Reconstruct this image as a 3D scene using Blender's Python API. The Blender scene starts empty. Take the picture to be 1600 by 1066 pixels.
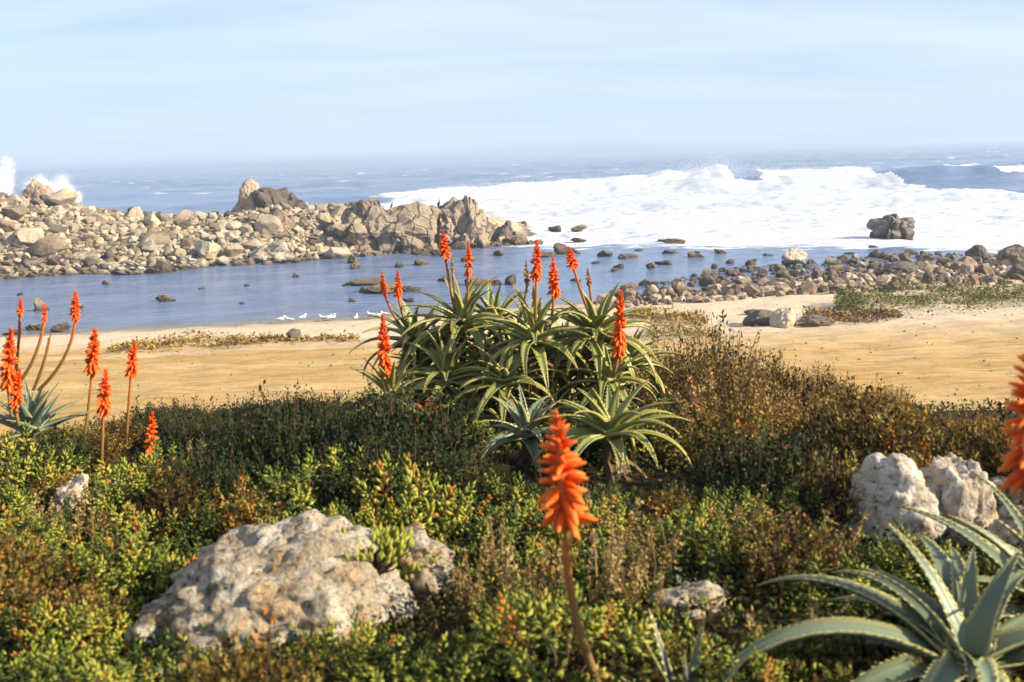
import bpy, bmesh, math, random
import numpy as np
from mathutils import Vector, Matrix

SC = bpy.context.scene
COL = SC.collection
R = math.radians
rng = np.random.default_rng(7)
random.seed(7)

# ------------------------------------------------------------------ camera
EYE = 8.0                      # eye height above the sea (m)
FPX = 1570.0                   # focal length in photo pixels (photo 1600 x 1066)
PITCH, ROLL = R(10.4), R(2.0)
cd = bpy.data.cameras.new('camera'); cam = bpy.data.objects.new('camera', cd); COL.objects.link(cam)
SC.camera = cam
cd.sensor_width = 36.0; cd.lens = 36.0 * FPX / 1600.0
cd.clip_start = 0.05; cd.clip_end = 30000
_F = Vector((0, math.cos(PITCH), -math.sin(PITCH))); _R0 = Vector((1, 0, 0)); _U0 = Vector((0, math.sin(PITCH), math.cos(PITCH)))
_R = _R0 * math.cos(ROLL) - _U0 * math.sin(ROLL); _U = _U0 * math.cos(ROLL) + _R0 * math.sin(ROLL)
_m = Matrix((( _R.x, _U.x, -_F.x, 0), (_R.y, _U.y, -_F.y, 0), (_R.z, _U.z, -_F.z, EYE), (0, 0, 0, 1)))
cam.matrix_world = _m
cd.dof.use_dof = True; cd.dof.focus_distance = 14.0; cd.dof.aperture_fstop = 3.9

# ------------------------------------------------------------------ world and sun
SUN_EL, SUN_ROT = R(27), R(104)
w = bpy.data.worlds.new('World'); SC.world = w; w.use_nodes = True
nt = w.node_tree; nt.nodes.clear()
def wn(t, **k):
    n = nt.nodes.new(t)
    for a, b in k.items(): setattr(n, a, b)
    return n
wl = nt.links.new
sky = wn('ShaderNodeTexSky', sky_type='NISHITA', sun_disc=False, sun_elevation=SUN_EL, sun_rotation=SUN_ROT, altitude=0, air_density=1.0, dust_density=0.6, ozone_density=3.0)
tc = wn('ShaderNodeTexCoord'); sp = wn('ShaderNodeSeparateXYZ'); wl(tc.outputs['Generated'], sp.inputs[0])
ad = wn('ShaderNodeMath', operation='ADD'); wl(sp.outputs['Z'], ad.inputs[0]); ad.inputs[1].default_value = 0.16
mx_ = wn('ShaderNodeMath', operation='MAXIMUM'); wl(ad.outputs[0], mx_.inputs[0]); mx_.inputs[1].default_value = 0.05
dv = wn('ShaderNodeVectorMath', operation='DIVIDE'); cb = wn('ShaderNodeCombineXYZ')
wl(tc.outputs['Generated'], dv.inputs[0])
for i in range(3): wl(mx_.outputs[0], cb.inputs[i])
wl(cb.outputs[0], dv.inputs[1])
mp = wn('ShaderNodeMapping'); wl(dv.outputs[0], mp.inputs['Vector']); mp.inputs['Rotation'].default_value = (0, 0, R(-24)); mp.inputs['Scale'].default_value = (0.34, 1.0, 0.0)
nz = wn('ShaderNodeTexNoise'); wl(mp.outputs[0], nz.inputs['Vector']); nz.inputs['Scale'].default_value = 1.5; nz.inputs['Detail'].default_value = 6; nz.inputs['Roughness'].default_value = 0.52; nz.inputs['Distortion'].default_value = 0.5
rp = wn('ShaderNodeValToRGB'); wl(nz.outputs['Fac'], rp.inputs[0])
rp.color_ramp.elements[0].position = 0.34; rp.color_ramp.elements[0].color = (0.38,)*3 + (1,)
rp.color_ramp.elements[1].position = 0.70; rp.color_ramp.elements[1].color = (0.80,)*3 + (1,)
SKY_TINT = (0.72, 0.98, 1.34, 1)
tint = wn('ShaderNodeMix', data_type='RGBA', blend_type='MULTIPLY'); tint.inputs['Factor'].default_value = 1.0
wl(sky.outputs[0], tint.inputs['A']); tint.inputs['B'].default_value = SKY_TINT
cl = wn('ShaderNodeMix', data_type='RGBA'); wl(rp.outputs[0], cl.inputs['Factor']); wl(tint.outputs['Result'], cl.inputs['A']); cl.inputs['B'].default_value = (8.6, 9.4, 10.0, 1)
bg = wn('ShaderNodeBackground'); bg.inputs['Strength'].default_value = 0.051
hz = wn('ShaderNodeMapRange'); wl(sp.outputs['Z'], hz.inputs['Value'])       # milky marine air low over the sea
hz.interpolation_type = 'SMOOTHSTEP'
for a_, b_ in (('From Min', 0.0), ('From Max', 0.20), ('To Min', 0.70), ('To Max', 0.0)): hz.inputs[a_].default_value = b_
low = wn('ShaderNodeMix', data_type='RGBA'); wl(hz.outputs['Result'], low.inputs['Factor']); wl(cl.outputs['Result'], low.inputs['A']); low.inputs['B'].default_value = (5.8, 7.1, 9.2, 1)
wl(low.outputs['Result'], bg.inputs['Color'])
wo = wn('ShaderNodeOutputWorld'); wl(bg.outputs[0], wo.inputs['Surface'])

sd = bpy.data.lights.new('sun', 'SUN'); sd.energy = 5.0; sd.angle = R(0.5); sd.color = (1.0, 0.85, 0.61)
sun = bpy.data.objects.new('sun', sd); COL.objects.link(sun)
SUNV = Vector((math.sin(SUN_ROT) * math.cos(SUN_EL), math.cos(SUN_ROT) * math.cos(SUN_EL), math.sin(SUN_EL)))
sun.rotation_euler = (-SUNV).to_track_quat('-Z', 'Y').to_euler(); sun.location = (20, -10, 30)

vs = SC.view_settings
vs.view_transform = 'Standard'; vs.look = 'None'; vs.gamma = 1.0; vs.use_curve_mapping = False; vs.exposure = 1.22

# ------------------------------------------------------------------ picture <-> place
def ray(px, py):
    return (_F * FPX + _R * (px - 800) - _U * (py - 533)).normalized()
def at(px, py, Y):                     # the point Y metres in front on the ray through a photo pixel
    d = ray(px, py); return Vector((0, 0, EYE)) + d * (Y / d.y)
def on_z(px, py, z):
    d = ray(px, py); return Vector((0, 0, EYE)) + d * ((z - EYE) / d.z)
def proj(p):
    v = Vector(p) - Vector((0, 0, EYE)); f = v.dot(_F)
    if f < 0.05: return (-9999, -9999, f)
    return (800 + FPX * v.dot(_R) / f, 533 - FPX * v.dot(_U) / f, f)

# ------------------------------------------------------------------ numpy noise
_perm = np.random.default_rng(3).permutation(256); _perm = np.concatenate([_perm, _perm, _perm])
_g = np.random.default_rng(4).normal(size=(256, 3)); _g /= np.linalg.norm(_g, axis=1)[:, None]
def perlin(P):
    P = np.asarray(P, float); I = np.floor(P).astype(int); f = P - I; I &= 255
    u = f * f * f * (f * (f * 6 - 15) + 10); out = 0
    for dx in (0, 1):
        for dy in (0, 1):
            for dz in (0, 1):
                h = _perm[_perm[_perm[(I[:, 0] + dx)] + ((I[:, 1] + dy) & 255)] + ((I[:, 2] + dz) & 255)]
                g = _g[h]; d = f - np.array([dx, dy, dz]); s = (g * d).sum(1)
                wgt = (u[:, 0] if dx else 1 - u[:, 0]) * (u[:, 1] if dy else 1 - u[:, 1]) * (u[:, 2] if dz else 1 - u[:, 2])
                out = out + wgt * s
    return out * 1.5
def fbm(P, oct=4, gain=0.5):
    P = np.asarray(P, float); a, s, o = 1.0, 0.0, P
    for i in range(oct):
        s = s + a * perlin(o); o = o * 2.03 + 17.1; a *= gain
    return s
def xyz(x, y, z=0.0):
    x, y = np.broadcast_arrays(np.asarray(x, float), np.asarray(y, float)); return np.stack([x.ravel(), y.ravel(), np.full(x.size, float(z))], 1)
def sstep(a, b, x):
    t = np.clip((np.asarray(x, float) - a) / (b - a), 0, 1); return t * t * (3 - 2 * t)

# ------------------------------------------------------------------ mesh building
def mesh_np(name, V, F, mat=None, smooth=True, attrs=None):
    V = np.asarray(V, np.float32); F = np.asarray(F, np.int32); k = F.shape[1]
    me = bpy.data.meshes.new(name)
    me.vertices.add(len(V)); me.vertices.foreach_set('co', V.ravel())
    me.loops.add(F.size); me.loops.foreach_set('vertex_index', F.ravel())
    me.polygons.add(len(F)); me.polygons.foreach_set('loop_start', np.arange(0, F.size, k, dtype=np.int32))
    me.polygons.foreach_set('use_smooth', np.full(len(F), smooth))
    for an, av in (attrs or {}).items():
        a = me.attributes.new(an, 'FLOAT', 'POINT'); a.data.foreach_set('value', np.asarray(av, np.float32))
    me.update(calc_edges=True)
    if mat: me.materials.append(mat)
    return me
def obj(name, me, parent=None, loc=(0, 0, 0), rot=(0, 0, 0), scale=(1, 1, 1)):
    o = bpy.data.objects.new(name, me); COL.objects.link(o)
    o.parent = parent; o.location = loc; o.rotation_euler = rot; o.scale = scale
    return o
def tag(o, label, cat, group=None, kind=None):
    o['label'] = label; o['category'] = cat
    if group: o['group'] = group
    if kind: o['kind'] = kind
    return o
def thing(name, label, cat, loc=(0, 0, 0), rz=0.0, group=None):
    o = bpy.data.objects.new(name, None); COL.objects.link(o); o.empty_display_size = 0.1
    o.location = loc; o.rotation_euler = (0, 0, rz)
    return tag(o, label, cat, group)
def join(parts):                       # [(V,F,attrdict)] -> one
    Vs, Fs, As, n = [], [], {}, 0
    for V, F, A in parts:
        Vs.append(V); Fs.append(np.asarray(F) + n); n += len(V)
        for k, a in A.items(): As.setdefault(k, []).append(a)
    return np.concatenate(Vs), np.concatenate(Fs), {k: np.concatenate(v) for k, v in As.items()}
def grid_faces(nr, nc):
    i = np.arange(nr * nc).reshape(nr, nc)
    return np.stack([i[:-1, :-1], i[:-1, 1:], i[1:, 1:], i[1:, :-1]], -1).reshape(-1, 4)
def loft(path, rad, sides=6, flat=1.0, close=True, up=(0, 0, 1)):    # swept tube; returns V, F (quads)
    P = np.asarray(path, float); n = len(P); T = np.gradient(P, axis=0); T /= np.linalg.norm(T, axis=1)[:, None] + 1e-9
    up = np.asarray(up, float); S = np.cross(T, up); bad = np.linalg.norm(S, axis=1) < 1e-3
    S[bad] = np.cross(T[bad], (1, 0, 0)); S /= np.linalg.norm(S, axis=1)[:, None]; U = np.cross(S, T)
    a = np.linspace(0, 2 * math.pi, sides, endpoint=False); r = np.broadcast_to(np.asarray(rad, float), (n,))
    V = P[:, None] + r[:, None, None] * (np.cos(a)[None, :, None] * S[:, None] + flat * np.sin(a)[None, :, None] * U[:, None])
    V = V.reshape(-1, 3); i = np.arange(n * sides).reshape(n, sides); j = np.roll(i, -1, 1)
    F = np.stack([i[:-1], j[:-1], j[1:], i[1:]], -1).reshape(-1, 4)
    return V, F

# ------------------------------------------------------------------ materials
def mat_new(name):
    m = bpy.data.materials.new(name); m.use_nodes = True; t = m.node_tree; t.nodes.clear()
    return m, t
def N(t, typ, ins=None, **k):
    n = t.nodes.new(typ)
    for a, b in k.items(): setattr(n, a, b)
    for a, b in (ins or {}).items():
        if hasattr(b, 'is_linked') or b.__class__.__name__.startswith('NodeSocket'): t.links.new(b, n.inputs[a])
        else: n.inputs[a].default_value = b
    return n
def ramp(t, fac, stops, interp='LINEAR'):
    n = t.nodes.new('ShaderNodeValToRGB'); t.links.new(fac, n.inputs[0]); e = n.color_ramp.elements; n.color_ramp.interpolation = interp
    while len(e) < len(stops): e.new(0.5)
    for x, (p, c) in zip(e, stops): x.position = p; x.color = tuple(c) + (1,) if len(c) == 3 else c
    return n.outputs[0]
def grey(v): return (v, v, v)
def noise(t, vec, scale, detail=5, rough=0.55, dist=0.0):
    return N(t, 'ShaderNodeTexNoise', {'Vector': vec, 'Scale': scale, 'Detail': detail, 'Roughness': rough, 'Distortion': dist}).outputs['Fac']
def mixc(t, fac, a, b, mode='MIX'):
    n = N(t, 'ShaderNodeMix', {'Factor': fac, 'A': a, 'B': b}, data_type='RGBA', blend_type=mode)
    return n.outputs['Result']
# Mix node has several sockets called A/B: set by data type
def mixc(t, fac, a, b, mode='MIX'):
    n = t.nodes.new('ShaderNodeMix'); n.data_type = 'RGBA'; n.blend_type = mode
    def put(s, v):
        if hasattr(v, 'links') or isinstance(v, bpy.types.NodeSocket): t.links.new(v, s)
        else: s.default_value = tuple(v) + (1,) if not isinstance(v, (int, float)) and len(v) == 3 else v
    put(n.inputs[0], fac); put(n.inputs[6], a); put(n.inputs[7], b)
    return n.outputs[2]
def math_(t, op, a, b=0.0, clamp=False):
    n = t.nodes.new('ShaderNodeMath'); n.operation = op; n.use_clamp = clamp
    for s, v in zip(n.inputs, (a, b)):
        if isinstance(v, bpy.types.NodeSocket): t.links.new(v, s)
        else: s.default_value = v
    return n.outputs[0]
def N(t, typ, ins=None, **k):
    n = t.nodes.new(typ)
    for a, b in k.items(): setattr(n, a, b)
    for a, b in (ins or {}).items():
        if isinstance(b, bpy.types.NodeSocket): t.links.new(b, n.inputs[a])
        else: n.inputs[a].default_value = b
    return n
def finish(m, t, color, rough=0.8, bump=None, bstr=0.5, bdist=0.02, spec=0.3, transl=None, coat=0.0):
    p = t.nodes.new('ShaderNodeBsdfPrincipled')
    if isinstance(color, bpy.types.NodeSocket): t.links.new(color, p.inputs['Base Color'])
    else: p.inputs['Base Color'].default_value = tuple(color) + (1,)
    if isinstance(rough, bpy.types.NodeSocket): t.links.new(rough, p.inputs['Roughness'])
    else: p.inputs['Roughness'].default_value = rough
    p.inputs['Specular IOR Level'].default_value = spec
    if bump is not None:
        b = N(t, 'ShaderNodeBump', {'Height': bump, 'Strength': bstr, 'Distance': bdist}); t.links.new(b.outputs[0], p.inputs['Normal'])
    sh = p.outputs[0]
    if transl:
        tr = t.nodes.new('ShaderNodeBsdfTranslucent')
        if isinstance(color, bpy.types.NodeSocket): t.links.new(color, tr.inputs[0])
        else: tr.inputs[0].default_value = tuple(color) + (1,)
        x = t.nodes.new('ShaderNodeMixShader'); x.inputs[0].default_value = transl
        t.links.new(sh, x.inputs[1]); t.links.new(tr.outputs[0], x.inputs[2]); sh = x.outputs[0]
    o = t.nodes.new('ShaderNodeOutputMaterial'); t.links.new(sh, o.inputs['Surface'])
    return m

def rock_mat(name, stops, scale=1.0, bdist=0.05, bstr=0.8, wet=True, stain=0.55, dark=(0.045, 0.038, 0.034), lichen=None, fissure=None):
    """stops: colours picked per stone; stains, pits and, near the sea, a dark wet tide band"""
    m, t = mat_new(name)
    tc = N(t, 'ShaderNodeTexCoord'); oi = N(t, 'ShaderNodeObjectInfo'); ge = N(t, 'ShaderNodeNewGeometry')
    off = N(t, 'ShaderNodeVectorMath', {0: oi.outputs['Location'], 1: (0.37, 0.53, 0.71)}, operation='MULTIPLY').outputs[0]
    vec = N(t, 'ShaderNodeVectorMath', {0: tc.outputs['Object'], 1: off}, operation='ADD').outputs[0]
    a = N(t, 'ShaderNodeAttribute', attribute_name='tint')
    rnd = math_(t, 'FRACT', math_(t, 'ADD', oi.outputs['Random'], a.outputs['Fac']))
    n1 = noise(t, vec, 1.3 * scale, 6, 0.6); n2 = noise(t, vec, 6.0 * scale, 6, 0.65); n3 = noise(t, vec, 22 * scale, 4, 0.7)
    f = math_(t, 'ADD', math_(t, 'MULTIPLY', rnd, 0.7), math_(t, 'MULTIPLY', math_(t, 'SUBTRACT', n1, 0.35), 0.9), True)
    c = ramp(t, f, stops)
    if lichen:
        c = mixc(t, ramp(t, noise(t, vec, 3.2 * scale, 7, 0.7, 0.6), [(0.50, grey(0)), (0.58, grey(1))]), c, lichen[0])
        c = mixc(t, ramp(t, noise(t, vec, 2.1 * scale, 6, 0.6, 0.8), [(0.55, grey(0)), (0.66, grey(0.85))]), c, lichen[1])
    c = mixc(t, ramp(t, n2, [(0.30, grey(stain)), (0.47, grey(0))]), c, dark)
    c = mixc(t, math_(t, 'MULTIPLY', math_(t, 'SUBTRACT', n3, 0.5), 1.2, True), c, (0.62, 0.56, 0.46))
    pit = ramp(t, noise(t, vec, 13 * scale, 8, 0.75), [(0.36, grey(1)), (0.43, grey(0))]); c = mixc(t, math_(t, 'MULTIPLY', pit, stain), c, dark)
    rough = 0.85; fz = None
    if fissure:
        fv = N(t, 'ShaderNodeMapping', {'Vector': vec, 'Rotation': (R(25), R(-35), R(15)), 'Scale': (1.0, 0.7, 0.42)}).outputs[0]
        fv = N(t, 'ShaderNodeVectorMath', {0: fv, 1: N(t, 'ShaderNodeTexNoise', {'Vector': vec, 'Scale': fissure * 1.5, 'Detail': 4}).outputs['Color']}, operation='ADD').outputs[0]
        vo = N(t, 'ShaderNodeTexVoronoi', {'Vector': fv, 'Scale': fissure}, feature='DISTANCE_TO_EDGE').outputs['Distance']
        fz = ramp(t, vo, [(0.0, grey(0)), (0.09, grey(1))]); c = mixc(t, math_(t, 'MULTIPLY', math_(t, 'SUBTRACT', 1.0, fz), 0.85), c, dark)
    if wet:
        z = N(t, 'ShaderNodeSeparateXYZ', {0: ge.outputs['Position']}).outputs['Z']
        zz = math_(t, 'ADD', z, math_(t, 'MULTIPLY', math_(t, 'SUBTRACT', noise(t, ge.outputs['Position'], 0.9, 3), 0.5), 0.9))
        c = mixc(t, ramp(t, zz, [(0.10, grey(0.85)), (0.55, grey(0.0))]), c, (0.05, 0.036, 0.026))
    h = math_(t, 'SUBTRACT', math_(t, 'ADD', n2, math_(t, 'MULTIPLY', n3, 0.45)), math_(t, 'MULTIPLY', pit, 0.25))
    if fz is not None: h = math_(t, 'ADD', h, math_(t, 'MULTIPLY', fz, 0.8))
    return finish(m, t, c, rough, h, bstr, bdist)

def leaf_mat(name, stops, rough=0.6, transl=0.22, spec=0.12, objvar=0.45):
    m, t = mat_new(name)
    a = N(t, 'ShaderNodeAttribute', attribute_name='tint'); oi = N(t, 'ShaderNodeObjectInfo')
    f = math_(t, 'ADD', a.outputs['Fac'], math_(t, 'MULTIPLY', math_(t, 'SUBTRACT', oi.outputs['Random'], 0.5), objvar), True)
    return finish(m, t, ramp(t, f, stops), rough, transl=transl, spec=spec)
def plain(name, col, rough=0.7, var=0.3, scale=20, bdist=0.004):
    m, t = mat_new(name); tc = N(t, 'ShaderNodeTexCoord'); n = noise(t, tc.outputs['Object'], scale, 4)
    c = mixc(t, n, tuple(x * (1 - var) for x in col), tuple(min(1, x * (1 + var)) for x in col))
    return finish(m, t, c, rough, n, 0.4, bdist)

# sand
def sand_mat():
    m, t = mat_new('sand'); ge = N(t, 'ShaderNodeNewGeometry'); P = ge.outputs['Position']
    sx = N(t, 'ShaderNodeSeparateXYZ', {0: P})
    st = N(t, 'ShaderNodeVectorMath', {0: P, 1: (0.10, 1.0, 0.0)}, operation='MULTIPLY').outputs[0]
    n1 = noise(t, st, 0.55, 6, 0.6, 0.3); n2 = noise(t, P, 2.2, 6, 0.6); n3 = noise(t, P, 30, 3, 0.6)
    wav = N(t, 'ShaderNodeVectorMath', {0: P, 1: (0.16, 1.0, 0.0)}, operation='MULTIPLY').outputs[0]
    n4 = noise(t, wav, 3.6, 6, 0.65)
    gold = mixc(t, ramp(t, n1, [(0.35, grey(0)), (0.62, grey(1))]), (0.38, 0.24, 0.085), (0.46, 0.33, 0.165))
    gold = mixc(t, ramp(t, n4, [(0.50, grey(0)), (0.66, grey(0.85))]), gold, (0.27, 0.15, 0.05))
    pale = mixc(t, n2, (0.48, 0.385, 0.275), (0.55, 0.46, 0.355))
    # the dry golden terrace ends at the berm; the foreshore beyond is washed pale
    d = math_(t, 'ADD', sx.outputs['Y'], math_(t, 'ADD', math_(t, 'MULTIPLY', sx.outputs['X'], 0.19), math_(t, 'MULTIPLY', math_(t, 'SUBTRACT', n1, 0.5), 9.0)))
    c = mixc(t, ramp(t, math_(t, 'DIVIDE', d, 60.0), [(0.50, grey(0)), (0.60, grey(1))]), gold, pale)
    c = mixc(t, ramp(t, sx.outputs['Z'], [(0.0, grey(0.9)), (0.34, grey(0))]), c, (0.20, 0.155, 0.11))
    c = mixc(t, ramp(t, noise(t, P, 7.0, 4, 0.7), [(0.62, grey(0)), (0.7, grey(0.5))]), c, (0.22, 0.14, 0.07))
    h = math_(t, 'ADD', math_(t, 'MULTIPLY', n2, 0.7), math_(t, 'ADD', math_(t, 'MULTIPLY', n4, 0.8), math_(t, 'MULTIPLY', n3, 0.25)))
    return finish(m, t, c, 0.95, h, 0.9, 0.10, spec=0.1)
def soil_mat():
    m, t = mat_new('soil'); ge = N(t, 'ShaderNodeNewGeometry'); P = ge.outputs['Position']
    n = noise(t, P, 9, 7, 0.7); n2 = noise(t, P, 60, 4, 0.7)
    c = ramp(t, n, [(0.3, (0.018, 0.013, 0.008)), (0.55, (0.05, 0.034, 0.018)), (0.75, (0.10, 0.075, 0.035))])
    return finish(m, t, c, 1.0, math_(t, 'ADD', n, math_(t, 'MULTIPLY', n2, 0.4)), 1.0, 0.05, spec=0.05)
def sea_mat():
    m, t = mat_new('sea_water'); ge = N(t, 'ShaderNodeNewGeometry'); P = ge.outputs['Position']
    fo = N(t, 'ShaderNodeAttribute', attribute_name='foam').outputs['Fac']
    st = N(t, 'ShaderNodeVectorMath', {0: P, 1: (0.35, 1.0, 1.0)}, operation='MULTIPLY').outputs[0]
    a = noise(t, st, 1.1, 5, 0.6, 0.4); b = noise(t, st, 0.28, 5, 0.6); c3 = noise(t, P, 4.5, 3, 0.6)
    br = noise(t, st, 0.35, 8, 0.72, 0.7)
    k = math_(t, 'ADD', fo, math_(t, 'MULTIPLY', math_(t, 'SUBTRACT', br, 0.5), 1.5))
    fac = ramp(t, k, [(0.42, grey(0)), (0.62, grey(1))])
    wcol = mixc(t, ramp(t, b, [(0.3, grey(0)), (0.7, grey(1))]), (0.080, 0.13, 0.25), (0.135, 0.195, 0.35))
    wcol = mixc(t, math_(t, 'MULTIPLY', N(t, 'ShaderNodeAttribute', attribute_name='shallow').outputs['Fac'], 0.8), wcol, (0.20, 0.17, 0.12))    # sandy bottom in the shallows
    h = math_(t, 'ADD', math_(t, 'MULTIPLY', a, 0.6), math_(t, 'ADD', math_(t, 'MULTIPLY', b, 1.2), math_(t, 'MULTIPLY', c3, 0.12)))
    bump = N(t, 'ShaderNodeBump', {'Height': h, 'Strength': 1.0, 'Distance': 0.45})
    p = N(t, 'ShaderNodeBsdfPrincipled', {'Base Color': wcol, 'Roughness': 0.16, 'IOR': 1.33, 'Normal': bump.outputs[0]})
    b2 = N(t, 'ShaderNodeBump', {'Height': noise(t, st, 0.5, 5, 0.55), 'Strength': 0.8, 'Distance': 0.8})
    fcol = mixc(t, ramp(t, noise(t, st, 0.8, 6, 0.65), [(0.36, grey(0)), (0.62, grey(1))]), (0.36, 0.41, 0.54), (0.68, 0.68, 0.70))  # lavender-grey shading of the foam painted in as streaks
    th = N(t, 'ShaderNodeAttribute', attribute_name='thin').outputs['Fac']; fcol = mixc(t, math_(t, 'MULTIPLY', th, 0.75), fcol, (0.36, 0.42, 0.52))   # wave shading put into the foam colour, with random grey patches
    f = N(t, 'ShaderNodeBsdfPrincipled', {'Base Color': fcol, 'Roughness': 0.9, 'Normal': b2.outputs[0]})
    f.inputs['Specular IOR Level'].default_value = 0.1
    x = N(t, 'ShaderNodeMixShader', {0: fac, 1: p.outputs[0], 2: f.outputs[0]})
    o = N(t, 'ShaderNodeOutputMaterial', {'Surface': x.outputs[0]})
    return m

M_SAND, M_SOIL, M_SEA = sand_mat(), soil_mat(), sea_mat()
M_SPIT = rock_mat('spit_rock', [(0.0, (0.06, 0.046, 0.034)), (0.25, (0.19, 0.145, 0.095)), (0.5, (0.31, 0.255, 0.18)), (0.8, (0.43, 0.365, 0.27)), (1.0, (0.55, 0.49, 0.39))], 1.0, 0.10)
M_SPITDARK = rock_mat('dark_spit_rock', [(0.0, (0.05, 0.04, 0.036)), (0.6, (0.11, 0.085, 0.07)), (1.0, (0.20, 0.16, 0.12))], 1.0, 0.10)
M_SHORE = rock_mat('shore_rock', [(0.0, (0.05, 0.036, 0.03)), (0.35, (0.14, 0.095, 0.07)), (0.6, (0.28, 0.205, 0.145)), (0.85, (0.50, 0.42, 0.33)), (1.0, (0.62, 0.55, 0.46))], 1.2, 0.06)
M_WROCK = rock_mat('weedy_rock', [(0.0, (0.06, 0.045, 0.03)), (0.5, (0.15, 0.11, 0.06)), (1.0, (0.27, 0.21, 0.12))], 1.2, 0.06)
M_RIDGE = rock_mat('ridge_rock', [(0.0, (0.20, 0.15, 0.115)), (0.4, (0.38, 0.30, 0.225)), (0.7, (0.50, 0.42, 0.325)), (1.0, (0.58, 0.50, 0.41))], 0.9, 0.22, 1.0, stain=0.8, fissure=0.75)
M_SEAROCK = rock_mat('surf_rock', [(0.0, (0.09, 0.065, 0.06)), (0.5, (0.20, 0.15, 0.13)), (1.0, (0.34, 0.27, 0.24))], 0.9, 0.22, 1.0, stain=0.8, fissure=0.8)
M_NEAR = rock_mat('lichen_rock', [(0.0, (0.14, 0.11, 0.08)), (0.5, (0.27, 0.215, 0.15)), (1.0, (0.42, 0.36, 0.27))], 3.5, 0.03, 1.0, wet=False, stain=0.95, dark=(0.035, 0.03, 0.028), lichen=((0.42, 0.39, 0.34), (0.36, 0.21, 0.06)))
M_PALE = rock_mat('pale_rock', [(0.0, (0.20, 0.16, 0.135)), (0.5, (0.40, 0.33, 0.25)), (1.0, (0.56, 0.48, 0.37))], 3.0, 0.02, 0.9, wet=False, stain=0.9, dark=(0.07, 0.055, 0.06), lichen=((0.56, 0.51, 0.46), (0.44, 0.33, 0.16)))
M_SUCC = leaf_mat('succulent_leaf', [(0.0, (0.016, 0.030, 0.006)), (0.3, (0.055, 0.085, 0.012)), (0.6, (0.20, 0.22, 0.025)), (0.90, (0.38, 0.36, 0.06)), (1.0, (0.34, 0.15, 0.02))], 0.45, 0.08, spec=0.25, objvar=0.32)
M_DARK = leaf_mat('dark_leaf', [(0.0, (0.010, 0.018, 0.006)), (0.5, (0.022, 0.038, 0.010)), (0.85, (0.055, 0.07, 0.016)), (1.0, (0.12, 0.06, 0.016))], 0.55, 0.12)
M_HEATH = leaf_mat('heath_leaf', [(0.0, (0.028, 0.016, 0.006)), (0.3, (0.09, 0.05, 0.015)), (0.5, (0.11, 0.10, 0.02)), (0.78, (0.30, 0.20, 0.05)), (1.0, (0.36, 0.14, 0.02))], 0.7, 0.15)
M_TWIGGY = leaf_mat('brown_heath_leaf', [(0.0, (0.05, 0.03, 0.012)), (0.25, (0.09, 0.085, 0.02)), (0.5, (0.22, 0.14, 0.045)), (0.75, (0.38, 0.25, 0.09)), (1.0, (0.34, 0.17, 0.045))], 0.75, 0.15)
M_STALK = leaf_mat('dry_stalk', [(0.0, (0.13, 0.085, 0.035)), (0.5, (0.26, 0.18, 0.07)), (1.0, (0.38, 0.28, 0.13))], 0.8, 0.1)
M_TWIG = plain('twig_bark', (0.075, 0.048, 0.03), 0.9)
M_WRACK = leaf_mat('seaweed', [(0.0, (0.06, 0.035, 0.015)), (0.5, (0.20, 0.115, 0.03)), (0.8, (0.36, 0.22, 0.05)), (1.0, (0.13, 0.12, 0.03))], 0.6, 0.0)
M_DUNE = leaf_mat('dune_leaf', [(0.0, (0.05, 0.05, 0.015)), (0.35, (0.075, 0.105, 0.022)), (0.6, (0.13, 0.145, 0.03)), (0.8, (0.28, 0.15, 0.04)), (1.0, (0.36, 0.24, 0.08))], 0.6, 0.1, objvar=0)
M_SPRAY = finish(*mat_new('spray'), color=(0.9, 0.91, 0.93), rough=0.9, transl=0.4)

def aloe_mat(name, body, edge, tip):
    m, t = mat_new(name)
    e = N(t, 'ShaderNodeAttribute', attribute_name='edge').outputs['Fac']; l = N(t, 'ShaderNodeAttribute', attribute_name='along').outputs['Fac']
    oi = N(t, 'ShaderNodeObjectInfo'); tc = N(t, 'ShaderNodeTexCoord')
    n = noise(t, tc.outputs['Object'], 14, 5, 0.6)
    c = mixc(t, math_(t, 'ADD', math_(t, 'MULTIPLY', oi.outputs['Random'], 0.6), math_(t, 'MULTIPLY', n, 0.5), True), tuple(x * 0.55 for x in body), tuple(x * 1.35 for x in body))
    c = mixc(t, ramp(t, math_(t, 'ADD', l, math_(t, 'MULTIPLY', math_(t, 'SUBTRACT', n, 0.5), 0.35)), [(0.72, grey(0)), (1.0, grey(0.85))]), c, tip)
    c = mixc(t, ramp(t, e, [(0.55, grey(0)), (0.95, grey(0.9))]), c, edge)
    return finish(m, t, c, 0.42, n, 0.25, 0.006, spec=0.35, transl=0.08)
M_ALOE = aloe_mat('aloe_leaf', (0.18, 0.205, 0.055), (0.50, 0.45, 0.16), (0.26, 0.14, 0.035))
M_ALOEB = aloe_mat('blue_aloe_leaf', (0.12, 0.155, 0.10), (0.46, 0.42, 0.17), (0.24, 0.20, 0.08))
M_ALOEG = aloe_mat('grey_aloe_leaf', (0.15, 0.20, 0.135), (0.30, 0.30, 0.16), (0.26, 0.17, 0.08))
M_ALOER = aloe_mat('red_aloe_leaf', (0.40, 0.085, 0.02), (0.45, 0.14, 0.03), (0.45, 0.06, 0.012))
M_DEAD = plain('dead_leaf', (0.13, 0.085, 0.045), 0.9, 0.5)
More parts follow.
